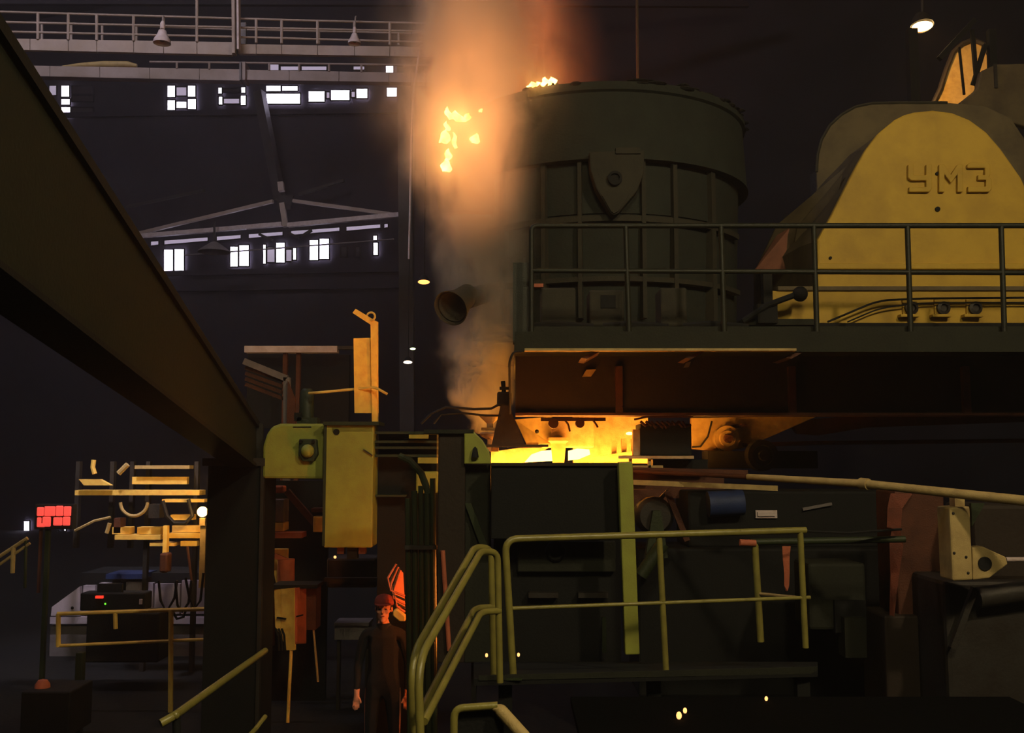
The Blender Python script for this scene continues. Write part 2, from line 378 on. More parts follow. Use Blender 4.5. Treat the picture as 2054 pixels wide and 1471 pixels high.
for (px, py, s, Y, lb) in [(325, 87, 1.0, 23.5, 'white bell lamp hanging before the upper walkway, the larger left one'), (711, 88, .78, 24, 'grey bell lamp hanging before the upper walkway near the smoke')]:
    b = P(px, py, Y); L = thing('bell_lamp', lb, 'lamp', b, 'bell lamps on the crane walkway')
    obj('lamp_shade', MB().lathe([(.05, .34 * s), (.09 * s, .32 * s), (.13 * s, .2 * s), (.2 * s, .08 * s), (.21 * s, 0), (.18 * s, .02 * s), (.1 * s, .18 * s)], b), M['white'], L, True)
    obj('neck', MB().lathe([(.03, .34 * s), (.06 * s, .36 * s), (.06 * s, .5 * s), (.03, .56 * s)], b, caps=True), M['white'], L, True)
    obj('stem', MB().tube([b + Vector((0, 0, .5 * s)), P(px + 2, py - 53, Y + .9), PW(px + 3, py - 55, 0)], .022, 6), M['walk'], L, True)
    obj('bulb', MB().ball(b + Vector((0, 0, .1 * s)), .07 * s, 10, 6), M['grey'], L, True)
tag(obj('roof_beam', MB().bar(P(-60, 0, 30), P(1500, 6, 33), .16, .3), M['wall']), 'dim roof beam along the very top of the picture', 'beam')
for (px, py, r, Y, mt, lb) in [(850, 566, 12, 20, 'sodium2', 'orange glowing lamp hanging between the windows and the ladle'), (818, 727, 9, 26, 'warmw', 'small far white lamp low beside the smoke'), (828, 700, 6, 30, 'paleg', 'tiny pale green lamp above the small far white one')]:
    q = Y / F; b = P(px, py, Y); L = thing('far_lamp', lb, 'lamp', b)
    obj('lens', MB().ball(b, (r * q, r * q * .8, r * q * .36), 16, 8), M[mt], L, True)
    obj('lamp_shade', MB().lathe([(r * q, .02), (r * q * 1.1, .01), (r * q * .7, r * q * .8), (r * q * .25, r * q * 1.3), (0, r * q * 1.35)], b + Vector((0, .05, .01)), (0, .15, 1), 20), M['black'], L, True)
    obj('stem', MB().tube([b + Vector((0, .1, r * q * 1.2)), b + Vector((0, .1, 24 - b.z))], .012, 6), M['black'], L)

# ------------------------------------------------------------------ ladle
LC = Vector((P(1205, 500, 13.5).x, 13.5, 0))
def Zn(py, Y): return P(1205, py, Y).z
zr, zb = Zn(166, 11.6), Zn(322, 11.6)
zbot = 4.55
L = thing('steel_ladle', 'huge dark steel ladle with riveted lifting lug behind the platform railing', 'ladle', LC + Vector((0, 0, zbot)))
obj('rim_band', MB().lathe([(1.80, zr - .02), (1.96, zr), (1.97, zr - .1), (1.93, zr - .12), (1.97, zb + .1), (1.99, zb), (1.80, zb)], LC, seg=72), M['ladle'], L, True)
obj('shell', MB().lathe([(1.86, zb + .05), (1.80, zbot + .4), (1.74, zbot + .1), (1.6, zbot), (.0, zbot)], LC, seg=72), M['ladle'], L, True)
obj('lining', MB().lathe([(1.80, zr - .02), (1.62, zr - .04), (1.5, zbot + .6), (0, zbot + .6)], LC, seg=48), M['slag'], L, True)
obj('slag_skin', MB().lathe([(1.6, zr - .35), (1.0, zr - .3), (0.01, zr - .28)], LC, seg=40), M['hotslag'], L, True)
def onring(px, r):                      # angle on the shell that faces the camera at this column
    best = None
    for k in range(-900, 901):
        a = math.radians(k / 10 - 90); p = LC + Vector((math.cos(a) * r, math.sin(a) * r, 0))
        q = CX + F * p.x / p.y
        if best is None or abs(q - px) < best[0]: best = (abs(q - px), a)
    return best[1]
def shellbox(px0, px1, z0, z1, r0, r1, n=6):
    a0, a1 = onring(px0, r1), onring(px1, r1); m = MB(); R = []
    for k in range(n + 1):
        a = a0 + (a1 - a0) * k / n; c, s_ = math.cos(a), math.sin(a)
        R.append([LC + Vector((c * r0, s_ * r0, z0)), LC + Vector((c * r1, s_ * r1, z0)), LC + Vector((c * r1, s_ * r1, z1)), LC + Vector((c * r0, s_ * r0, z1))])
    return m.loft(R)
for px in (1005, 1090, 1165, 1297, 1362, 1440):
    obj('rib', shellbox(px - 4, px + 4, zbot + .3, zb, 1.78, 1.93, 1), M['lrib'], L)
for (py, d) in ((434, 12), (556, 10)):
    obj('belt', shellbox(930, 1490, Zn(py + d, 11.65), Zn(py, 11.65), 1.76, 1.92, 40), M['lrib'], L)
for a, b in ((1096, 1160), (1170, 1290), (1301, 1358), (1366, 1436)):
    obj('shell_plate', shellbox(a, b, Zn(428, 11.65), Zn(332, 11.65), 1.82, 1.86, 8), M['ladle'], L)
lug = obj('lifting_lug', MB().pp([(1182, 304), (1293, 300), (1292, 345), (1279, 382), (1240, 428), (1232, 432), (1225, 428), (1196, 378), (1184, 340)], 11.42, .22), M['lrib'], L, False, .015)
obj('pin_hole', MB().lathe([(.085, 0), (.085, .05), (.055, .05), (.055, .02), (0, .02)], P(1233, 359, 11.42), (0, -1, 0), 20), M['black'], lug, True)
obj('wear_plate', MB().pp([(1207, 390), (1262, 390), (1240, 424), (1232, 428), (1226, 424)], 11.40, .03), M['lrib'], lug)
obj('stop_block', MB().fb(1235, 296, 1285, 308, 11.4, .2), M['lrib'], lug)
# pouring lip at the left of the rim, crusted with slag
sp = P(905, 385, 12.9)
obj('pouring_lip', MB().loft([[P(875, 395, 12.6), P(930, 380, 12.3), P(990, 340, 12.2), P(985, 300, 12.4), P(930, 300, 13.0), P(885, 345, 13.1)],
    [P(882, 430, 12.8), P(930, 430, 12.4), P(990, 430, 12.2), P(1000, 430, 12.6), P(950, 430, 13.1), P(900, 430, 13.2)]]), M['slag'], L, True)
m = MB()
for i in range(46):
    a = math.radians(random.uniform(180, 360)); r = 1.88 + random.uniform(-.05, .05)
    m.ball(LC + Vector((math.cos(a) * r, math.sin(a) * r, zr + random.uniform(-.02, .03))), (random.uniform(.06, .16), random.uniform(.06, .12), random.uniform(.015, .035)), 9, 6)
o = obj('slag_crust', m, M['slag'], L, True); o['kind'] = 'stuff'
# hood pipe left of the ladle
H = thing('fume_pipe', 'sooty flared pipe mouth in the smoke left of the ladle', 'pipe', P(930, 625, 12.6))
ax = (P(880, 655, 11.3) - P(960, 590, 12.1))
obj('flare', MB().lathe([(.2, .0), (.215, .015), (.19, -.08), (.15, -.22), (.13, -.45), (.11, -.45), (.13, -.2), (.18, -.03)], P(905, 618, 11.5), ax, 28), M['lrib'], H, True)
obj('pipe', MB().tube([P(938, 600, 11.8), P(975, 588, 12.1), P(1040, 580, 12.6)], .12, 16), M['lrib'], H, True)
tag(obj('hanging_pole', MB().tube([P(1277, -60, 13), P(1279, 165, 13)], .02, 8), M['lrib'], None, True), 'thin pole hanging straight down onto the ladle rim', 'pole')

# ------------------------------------------------------------------ counterweight marked with raised letters
YU = 11.2
U = thing('turret_counterweight', 'large yellow bell-shaped cast housing with raised letters above the platform', 'machine', P(1872, 645, YU))
prof = [(1640, 646), (1640, 560), (1640, 482), (1655, 455), (1669, 430), (1688, 392), (1707, 354), (1722, 326), (1737, 300), (1762, 267), (1795, 240), (1815, 230), (1834, 225), (1872, 221), (1910, 226), (1945, 240), (1979, 265), (2007, 298), (2030, 330), (2048, 356), (2064, 392), (2078, 430), (2095, 460), (2106, 482), (2106, 560), (2106, 646)]
back = [(1512, 640), (1512, 580), (1512, 548), (1545, 500), (1580, 455), (1620, 405), (1655, 362), (1682, 335), (1705, 310), (1745, 282), (1790, 262), (1810, 255), (1834, 250), (1872, 248), (1910, 250), (1945, 262), (1979, 285), (2007, 310), (2030, 335), (2048, 362), (2064, 392), (2078, 430), (2095, 460), (2106, 482), (2106, 560), (2106, 640)]
mid = [(a * .8 + c * .2 - (10 if i < 9 else 0), b * .8 + d * .2) for i, ((a, b), (c, d)) in enumerate(zip(prof, back))]
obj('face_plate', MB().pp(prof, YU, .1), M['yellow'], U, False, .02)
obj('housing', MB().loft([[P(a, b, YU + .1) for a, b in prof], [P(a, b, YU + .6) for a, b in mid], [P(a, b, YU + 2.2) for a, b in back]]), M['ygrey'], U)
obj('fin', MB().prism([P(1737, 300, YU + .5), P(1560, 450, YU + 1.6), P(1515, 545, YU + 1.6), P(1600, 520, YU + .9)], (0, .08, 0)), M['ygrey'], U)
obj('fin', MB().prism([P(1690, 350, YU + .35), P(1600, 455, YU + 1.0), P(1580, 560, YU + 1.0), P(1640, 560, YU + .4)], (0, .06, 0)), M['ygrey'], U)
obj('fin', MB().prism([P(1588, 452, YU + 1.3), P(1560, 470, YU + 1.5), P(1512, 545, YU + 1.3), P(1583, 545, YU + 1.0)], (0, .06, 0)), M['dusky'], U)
YL = YU - .045
let = obj('letter', MB().pp([(1822, 330), (1833, 330), (1833, 351), (1858, 351), (1858, 330), (1870, 330), (1870, 378), (1864, 385), (1824, 385), (1824, 375), (1858, 375), (1858, 362), (1828, 362), (1822, 357)], YL, .06), M['yellow'], U, False, .008)
obj('letter', MB().pp([(1884, 385), (1884, 330), (1895, 330), (1908, 350), (1921, 330), (1932, 330), (1932, 385), (1921, 385), (1921, 350), (1908, 367), (1895, 350), (1895, 385)], YL, .06), M['yellow'], U, False, .008)
obj('letter', MB().pp([(1941, 330), (1946, 326), (1982, 326), (1987, 331), (1987, 350), (1984, 355), (1990, 360), (1990, 379), (1984, 385), (1942, 385), (1942, 374), (1978, 374), (1978, 361), (1962, 361), (1962, 351), (1976, 351), (1976, 337), (1941, 337)], YL, .06), M['yellow'], U, False, .008)
for (x, y, r) in ((1880, 420, 5), (1879, 349, 3.5), (1665, 518, 3)):
    obj('plug_hole', MB().lathe([(r * YU / F, 0), (r * YU / F, .02), (0, .02)], P(x, y, YU), (0, -1, 0), 14), M['black'], U, True)
obj('ledge', MB().fb(1640, 528, 2106, 540, YU - .06, .1), M['yellow'], U, False, .01)
obj('ledge', MB().fb(1560, 574, 2106, 583, YU - .05, .1), M['ygrey'], U, False, .01)
obj('foot_plate', MB().fb(1550, 584, 2106, 648, YU - .02, .1), M['yellow'], U)
for x in (1826, 1890, 1954):
    b = obj('anchor_lug', MB().fb(x - 19, 630, x + 19, 636, YU - .12, .12).fb(x - 15, 600, x + 15, 632, YU - .05, .05), M['yellow'], U, False, .006)
    obj('nut', MB().lathe([(.07, 0), (.075, .05), (.045, .06), (.04, .03), (0, .03)], P(x, 619, YU - .05), (0, -1, 0), 12), M['steel'], b, True)
cb = obj('cable', MB().tube(bent([P(1660, 646, YU - .14), P(1762, 603, YU - .14), P(1850, 599, YU - .14), P(2110, 597, YU - .14)], .15), .012, 6), M['rubber'], U, True)
obj('cable', MB().tube(bent([P(1700, 646, YU - .1), P(1765, 618, YU - .1), P(1850, 608, YU - .1), P(2110, 607, YU - .1)], .15), .009, 6), M['rubber'], U, True)
C = thing('hood_cover', 'rounded sooty hood cover behind the yellow housing', 'machine', P(1820, 340, 13.6))
hp = [(1642, 430), (1638, 345), (1640, 310), (1648, 280), (1664, 252), (1688, 230), (1716, 214), (1750, 207), (1800, 206), (1900, 206), (1975, 212), (2020, 235), (2050, 280), (2060, 345), (2060, 430)]
hp2 = [(a + 8, b + 4) for a, b in hp]
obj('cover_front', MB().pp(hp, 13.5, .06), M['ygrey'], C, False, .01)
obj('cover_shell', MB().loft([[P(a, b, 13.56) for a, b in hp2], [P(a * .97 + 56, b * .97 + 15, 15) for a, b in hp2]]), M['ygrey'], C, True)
obj('edge_strip', MB().tube([P(a, b, 13.5) for a, b in hp[1:10]], .02, 6), M['lrib'], C, True)
obj('cover_leg', MB().fb(1642, 340, 1665, 650, 13.55, .3), M['steel'], C)
b = thing('machine_plinth', 'dark steel base plinth under the yellow housing', 'plinth', P(1800, 690, 11.1))
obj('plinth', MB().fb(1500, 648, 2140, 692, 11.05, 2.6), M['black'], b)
obj('bolt_flange', MB().fb(1490, 640, 1640, 652, 11.0, .3), M['deck'], b)
lv = thing('clamp_lever', 'dark lever with a round knob leaning left of the yellow foot plate', 'lever', P(1535, 645, 10.9))
obj('arm', MB().tube([P(1490, 645, 10.95), P(1540, 612, 10.9), P(1600, 590, 10.85)], .035, 8), M['black'], lv, True)
obj('knob', MB().ball(P(1605, 590, 10.85), .085, 14, 10), M['black'], lv, True)
obj('post', MB().fb(1532, 548, 1550, 646, 10.95, .12), M['black'], lv)
obj('base_block', MB().fb(1520, 610, 1560, 648, 10.9, .2), M['black'], lv)

# ------------------------------------------------------------------ upper casting platform
YD = 9.8
zd = P(1500, 678, YD).z
D = thing('ladle_platform', 'dark elevated steel platform carrying the ladle machinery', 'platform', P(1500, 830, 11))
xl = P(1032, 690, YD).x
obj('deck_plate', MB().box((xl, YD, zd - .06), (8.5, 14.5, zd)), M['deck'], D)
obj('edge_channel', MB().box((xl, YD - .02, zd - .14), (8.5, YD + .06, zd + .06)), M['deck'], D)
obj('edge_angle', MB().box((P(1052, 702, YD).x, YD - .1, P(1300, 706, YD).z), (P(1592, 702, YD).x, YD + .04, P(1300, 701, YD).z)), M['tan'], D)
obj('main_beam', MB().box((P(1034, 780, 11).x, 11.0, P(1500, 829, 11).z), (8.5, 11.06, zd - .06)), M['beam'], D)
obj('bottom_flange', MB().box((P(1034, 780, 11).x, 10.92, P(1500, 834, 11).z), (8.5, 11.35, P(1500, 829, 11).z)), M['rust'], D)
obj('side_beam', MB().box((P(1034, 780, 11).x, 11.05, P(1500, 829, 11).z), (P(1034, 780, 11).x + .06, 11.5, zd - .06)), M['beam'], D)
for x in (1242, 1590, 1940):
    obj('stiffener', MB().fb(x - 7, 735, x + 7, 829, 10.93, .08), M['rust'], D)
for x in (1180, 1390, 1590):
    obj('bracket', MB().prism([P(x - 14, 718, YD), P(x + 14, 704, YD), P(x + 26, 704, YD), P(x - 2, 720, YD)], (0, .5, 0)), M['rust'], D)
obj('cleat', MB().prism([P(1168, 756, 10.95), P(1176, 742, 10.95), P(1196, 741, 10.95), P(1186, 755, 10.95)], (0, .05, 0)), M['tan'], D)
obj('cleat', MB().prism([P(1371, 737, 10.95), P(1376, 728, 10.95), P(1386, 726, 10.95), P(1382, 736, 10.95)], (0, .05, 0)), M['grey'], D)
obj('end_panel', MB().fb(1029, 527, 1068, 690, YD + .25, .08), M['upper'], D)
obj('conduit', MB().tube(bent([P(1046, 706, YD - .05), P(1030, 706, YD - .05), P(1022, 725, YD - .05), P(1023, 830, YD + .4)], .08), .012, 6), M['rubber'], D, True)
for (x0, y0, x1, y1) in ((1085, 577, 1155, 642), (1182, 582, 1252, 642), (1325, 577, 1378, 640)):
    e = obj('anchor_block', MB().fb(x0, y0, x1, zd and 655, 10.6, .4), M['lrib'], D, False, .02)
    if x0 == 1182: obj('socket', MB().fb(1205, 592, 1235, 618, 10.59, .03), M['black'], e)
obj('marker_strip', MB().fb(1070, 569, 1090, 576, 10.5, .05), M['pink'], D)
for i, x in enumerate((1120, 1270, 1430)):
    obj('hose_lump', MB().tube([P(x - 60, 655, YD + .3), P(x - 10, 650, YD + .25), P(x + 70, 656, YD + .3)], .035, 7), M['black'], D, True)
R = thing('platform_railing', 'dark green pipe railing along the edge of the upper platform', 'railing', P(1500, 676, YD + .05))
obj('top_rail', MB().tube(bent([P(1066, 676, YD + .05), P(1066, 453, YD + .05), P(2160, 453, YD + .05)], .06), .027, 10), M['upper'], R, True)
obj('middle_rail', MB().tube([P(1066, 543, YD + .05), P(2160, 548, YD + .05)], .025, 10), M['upper'], R, True)
obj('toe_board', MB().fb(1060, 655, 2160, 676, YD + .1, .01), M['deck'], R)
for x in (1257, 1448, 1634, 1822, 2010):
    obj('post', MB().tube([P(x - 2, 453, YD + .05), P(x + 5, 676, YD + .05)], .027, 10), M['upper'], R, True)

# ---- sodium lamp and lit arch in the upper right
s = P(1850, 60, 17)
L1 = thing('sodium_lamp', 'glowing oval sodium lamp high in the dark upper right', 'lamp', s)
obj('lens', MB().ball(P(1850, 53, 17), (.175, .175, .06), 20, 10), M['sodium'], L1, True)
obj('lamp_shade', MB().lathe([(.18, .05), (.2, .03), (.14, .2), (.08, .28), (.0, .3)], P(1850, 55, 17), (0, .25, 1), 24), M['steel'], L1, True)
obj('stem', MB().tube([P(1850, 25, 17.1), P(1850, -40, 17.1)], .03, 6), M['steel'], L1)
lamp('sodium_light', 'SPOT', P(1850, 62, 16.9), 420, (1, .5, .13), .1, P(1940, 150, 19), 75)  # the sodium lamp's light, narrowed to a spot on the arch
A = thing('lit_arch', 'arched duct wall lit yellow by the spot at the sodium lamp', 'duct', P(1935, 205, 19))
ap = [(1868, 700), (1868, 215), (1885, 180), (1898, 140), (1912, 105), (1930, 88), (1952, 80), (1972, 88), (1984, 108), (1994, 150), (2000, 215), (2000, 700)]
obj('arch_panel', MB().pp(ap, 19, .1), M['tan'], A)
obj('arch_rim', MB().tube([P(a, b, 18.95) for a, b in ap], .05, 8), M['steel'], A, True)
for i, (a, b, wd, lb) in enumerate([((1828, 60), (1834, 215), .16, 'thick dark post left of the lit arch'), ((1950, 60), (1962, 200), .06, 'thin dark strut down the middle of the lit arch'),
        ((1924, 95), (1934, 190), .035, 'thinnest dark rod on the left of the lit arch'), ((1976, 90), (1952, 170), .07, 'slanted dark strut on the right of the lit arch'),
        ((1884, 118), (1955, 40), .09, 'dark strut slanting up across the top of the lit arch'), ((1988, 60), (1992, 200), .12, 'dark post at the right edge of the lit arch')]):
    tag(obj('steel_strut', MB().bar(P(*a, 16.6), P(*b, 16.6), wd, wd), M['black']), lb, 'strut')
Bx = thing('roof_box', 'dim boxy duct at the far upper right behind the hood', 'duct', P(2010, 200, 16.5))
obj('box', MB().pp([(1968, 142), (2000, 128), (2080, 126), (2080, 260), (1928, 216), (1926, 205), (1960, 178)], 16.3, .15), M['ygrey'], Bx, False, .03)
obj('seam', MB().fb(1995, 128, 2001, 176, 16.27, .03), M['steel'], Bx)

# ------------------------------------------------------------------ pouring zone under the platform
T = thing('tundish', 'glowing refractory-lined tundish under the platform beam', 'tundish', P(1200, 935, 12))
obj('back_wall', MB().fb(1150, 828, 1300, 930, 12.7, .15), M['brick'], T)
obj('pour_box', MB().fb(1088, 840, 1192, 898, 12.2, .35), M['brick'], T, False, .02)
obj('front_lip', MB().pp([(985, 907), (1040, 899), (1102, 898), (1072, 914), (1050, 929), (985, 931)], 12.25, .06), M['brick'], T)
obj('side_lip', MB().pp([(1182, 918), (1262, 906), (1290, 905), (1290, 919), (1262, 924), (1180, 928)], 12.3, .1), M['brick'], T)
obj('nozzle', MB().lathe([(0, .16), (.12, .16), (.125, .12), (.09, .09), (.085, .0), (.07, -.14), (0, -.14)], P(1120, 905, 12.1), seg=20), M['tan'], T, True)
obj('bath', MB().prism([(P(965, 930, 11.6).x, 11.6, 3.09), (P(1300, 930, 11.6).x, 11.6, 3.09), (P(1300, 930, 12.6).x, 12.65, 3.09), (P(965, 930, 12.6).x, 12.65, 3.09)], (0, 0, .02)), M['molten'], T)
obj('molten_spill', MB().pp([(1052, 928), (1066, 912), (1085, 905), (1106, 903), (1108, 925)], 11.75, .04), M['stream'], T)
obj('bath', MB().box((P(1300, 930, 12).x, 11.95, 3.07), (P(1405, 930, 12).x, 12.65, 3.09)), M['molten'], T)  # unseen extension of the bath, added to light the pivot bracket
obj('trough_light_stop', MB().box((P(955, 930, 11.6).x, 11.55, 2.75), (P(1450, 930, 11.6).x, 12.75, 3.065)), M['rust'], T)  # unseen shell added under the bath to stop its light reaching the floor
obj('molten_spill', MB().pp([(1140, 924), (1140, 905), (1158, 900), (1182, 902), (1184, 912), (1160, 922)], 11.75, .04), M['stream'], T)
for x in (1232, 1252, 1272): obj('refractory_post', MB().fb(x - 5, 880, x + 5, 912, 12.4, .08), M['brick'], T)
obj('hot_spot', MB().ball(P(1263, 870, 12.62), (.05, .03, .02), 10, 6), M['stream'], T, True)
h = thing('hook_rail', 'brown rail with hanging hooks above the glowing tundish', 'rail', P(1150, 850, 11.6))
obj('bar', MB().fb(1085, 838, 1215, 845, 11.5, .06), M['rust'], h)
for x, r in ((1110, 10), (1163, 9)): obj('roller', MB().lathe([(0, -.06), (r * .0058, -.06), (r * .0058, .06), (0, .06)], P(x, 850, 11.5), (0, 1, 0), 16), M['rust'], h, True)
for x, y in ((1140, 866), (1196, 858)): obj('hook', MB().tube(bent([P(x - 6, 844, 11.45), P(x, 852, 11.45), P(x + 3, y, 11.45)], .03), .012, 6), M['rust'], h)
pl = thing('splash_plate', 'orange-lit slanted splash plate left of the tundish', 'plate', P(1070, 893, 11.8))
obj('plate', MB().prism([P(1033, 842, 11.75), P(1105, 836, 12.2), P(1105, 890, 12.2), P(1057, 893, 11.75)], (.02, .05, 0)), M['tan'], pl)
obj('toe', MB().fb(1056, 888, 1080, 893, 11.7, .05), M['tan'], pl)
obj('bolt', MB().ball(P(1077, 866, 11.9), .025, 8, 6), M['black'], pl)
vs = thing('valve_stand', 'black valve on a triangular foot beside the platform end', 'valve', P(1015, 893, 11.2))
obj('stem', MB().tube([P(1009, 765, 11.2), P(1011, 790, 11.2)], .025, 8), M['black'], vs, True)
obj('body', MB().fb(997, 786, 1026, 814, 11.1, .16), M['black'], vs, False, .02)
obj('flange', MB().fb(1002, 776, 1022, 781, 11.1, .14), M['black'], vs)
obj('foot', MB().pp([(1004, 814), (1021, 814), (1053, 893), (985, 897)], 11.12, .12), M['beam'], vs)
obj('foot_bar', MB().fb(975, 892, 1100, 897, 11.1, .1), M['beam'], vs)
ins = thing('stopper_insulator', 'bright hourglass stopper stack left of the valve foot', 'stopper', P(983, 905, 11.5))
q = 11.5 / F
obj('cone', MB().lathe([(0, 0), (24 * q, 0), (22 * q, -.02), (7 * q, -.1), (6 * q, -.18), (0, -.18)], P(983, 832, 11.5), seg=20), M['brick'], ins, True)
obj('disc', MB().lathe([(0, 0), (20 * q, 0), (21 * q, -.015), (19 * q, -.04), (6 * q, -.08), (5 * q, -.2), (0, -.2)], P(983, 868, 11.5), seg=20), M['brick'], ins, True)
obj('base_plate', MB().fb(960, 898, 1000, 906, 11.4, .2), M['brick'], ins)
obj('collar', MB().fb(965, 858, 1003, 863, 11.42, .12), M['tan'], ins)
tag(obj('hose', MB().tube([P(845, 850, 10.9), P(865, 830, 10.9), P(895, 817, 10.9), P(950, 821, 10.9), P(985, 820, 11.0), P(1000, 812, 11.1)], .014, 7), M['rubber'], None, True), 'upper black hose running into the valve body', 'hose')
tag(obj('hose', MB().tube([P(870, 850, 10.9), P(885, 832, 10.9), P(930, 829, 10.9), P(975, 834, 11.0), P(1004, 834, 11.1)], .012, 7), M['rubber'], None, True), 'lower black hose running to the valve foot', 'hose')
bx = thing('dark_bin', 'dark square bin with tangled cables on top beside the glowing tundish', 'bin', P(1335, 915, 11.3))
obj('body', MB().fb(1285, 850, 1387, 914, 11.25, .45), M['black'], bx, False, .01)
m = 0
for k in range(9):
    x = 1285 + k * 10.5
    obj('cable', MB().tube([P(x, 846, 11.2), P(x + 8 + random.uniform(-3, 6), 853 + random.uniform(-3, 6), 11.17), P(x + 16, 846 + random.uniform(0, 10), 11.2)], .017, 6), M['rust'], bx, True)
obj('top_wire', MB().tube([P(1272, 842, 11.15), P(1300, 836, 11.15), P(1390, 836, 11.15)], .012, 6), M['rust'], bx, True)
obj('side_bracket', MB().fb(1270, 862, 1285, 914, 11.3, .1), M['brick'], bx)
sh = thing('hot_shelf', 'bright edged steel shelf under the dark bin', 'shelf', P(1320, 938, 11.2))
obj('shelf_plate', MB().prism([P(1240, 915, 11.1), P(1392, 915, 11.1), P(1388, 914, 11.9), P(1250, 914, 11.9)], (0, 0, -.03)), M['brick'], sh)
obj('frame', MB().fb(1262, 919, 1268, 940, 11.15, .05).fb(1300, 919, 1306, 940, 11.15, .05).fb(1262, 934, 1330, 940, 11.15, .05), M['tan'], sh)
br = thing('pivot_bracket', 'orange-lit arm bracket with a round pivot under the platform', 'bracket', P(1455, 905, 11.8))
obj('arm', MB().pp([(1387, 838), (1640, 835), (1570, 866), (1490, 900), (1440, 906), (1388, 901)], 13.0, .12), M['tan'], br, False, .01)
pv = obj('pivot', MB().lathe([(0, .1), (.1, .1), (.11, .06), (.165, .06), (.165, -.1), (0, -.1)], P(1457, 880, 12.9), (0, -1, 0), 28), M['tan'], br, True)
obj('pin', MB().lathe([(0, .16), (.05, .16), (.06, .1), (0, .1)], P(1457, 880, 12.9), (0, -1, 0), 16), M['rust'], pv, True)
obj('cable', MB().tube([P(1388, 897, 12.9), P(1405, 896, 12.9), P(1420, 876, 12.9), P(1428, 845, 12.9)], .014, 6), M['rubber'], br, True)
obj('clamp', MB().pp([(1462, 855), (1485, 850), (1500, 853), (1470, 862)], 12.9, .05), M['rust'], br)
lf = thing('lifting_beam', 'dim orange lifting beam reaching right under the platform', 'beam', P(1750, 890, 12))
obj('plate', MB().pp([(1580, 845), (1720, 834), (2070, 833), (2070, 846), (1740, 858), (1640, 874), (1600, 870)], 13.3, .1), M['rust'], lf)
obj('rod', MB().tube([P(1490, 893, 12.9), P(1640, 889, 12.9), P(2080, 884, 12.9)], .028, 8), M['rust'], lf, True)
wh = thing('car_wheel', 'dark flanged wheel in the shade right of the bracket', 'wheel', P(1525, 942, 12))
obj('tread', MB().lathe([(0, .05), (.12, .05), (.13, .08), (.19, .08), (.2, -.08), (0, -.08)], P(1528, 914, 12.5), (0, -1, 0), 28), M['black'], wh, True)
obj('hub', MB().lathe([(0, .14), (.06, .14), (.07, .08), (0, .08)], P(1528, 914, 12.5), (0, -1, 0), 16), M['black'], wh, True)
tag(obj('crane_rail', MB().bar(P(1262, 943, 10.8), P(1500, 949, 10.6), .05, .06), M['rust']), 'upper thin rail catching the glow right of the green post', 'rail')
tag(obj('crane_rail', MB().bar(P(1255, 967, 10.4), P(1560, 980, 9.9), .06, .05), M['tan']), 'lower bright-edged rail right of the green post', 'rail')
tag(obj('carriage_block', MB().fb(1310, 922, 1420, 945, 11.35, .4), M['black']), 'black carriage block under the bright shelf', 'block')
tag(obj('axle_box', MB().fb(1420, 905, 1640, 940, 12.6, .4), M['black']), 'black axle box behind the dark wheel', 'block')
# machinery glimpsed under the rails
md = thing('drive_frame', 'rust brown drive frame behind the green post under the rails', 'frame', P(1320, 1085, 10.6))
obj('panel', MB().fb(1264, 982, 1345, 1040, 10.9, .1), M['rust'], md)
obj('strut', MB().bar(P(1338, 985, 10.5), P(1378, 1085, 10.5), .06), M['rust'], md)
obj('strut', MB().bar(P(1340, 985, 10.6), P(1305, 1020, 10.6), .04), M['steel'], md)
obj('gear_case', MB().lathe([(0, .1), (.16, .1), (.2, .04), (.2, -.2), (0, -.2)], P(1312, 1035, 10.6), (0, -1, 0), 20), M['steel'], md, True)
obj('foot', MB().pp([(1310, 1025), (1326, 1025), (1340, 1120), (1295, 1120)], 10.4, .12), M['dgreen'], md)
obj('cylinder', MB().tube([P(1285, 1155, 10.3), P(1330, 1090, 10.3)], .07, 12), M['dgreen'], md, True)
for (x0, y0, x1, y1, lb) in ((1520, 1028, 1555, 1036, 'small pale tag on the dark machinery right of the railing post'), ):
    tag(obj('name_plate', MB().fb(x0, y0, x1, y1, 10.95, .02).fb(x0 - 4, y0 - 4, x1 + 4, y1 + 4, 10.97, .04), M['white']), lb, 'plate')
tag(obj('loose_bar', MB().bar(P(1610, 1022, 10.98), P(1668, 1011, 10.98), .03), M['grey']), 'pale loose bar lying on the dark machinery', 'bar')
mb = thing('machine_block', 'dark machine block behind the lower railing', 'machine', P(1480, 1340, 10.8))
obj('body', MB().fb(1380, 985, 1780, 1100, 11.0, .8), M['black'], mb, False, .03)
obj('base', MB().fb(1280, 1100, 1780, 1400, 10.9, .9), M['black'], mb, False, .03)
obj('motor', MB().tube([P(1420, 1012, 10.9), P(1490, 1008, 10.9)], .14, 18), M['blue'], mb, True)

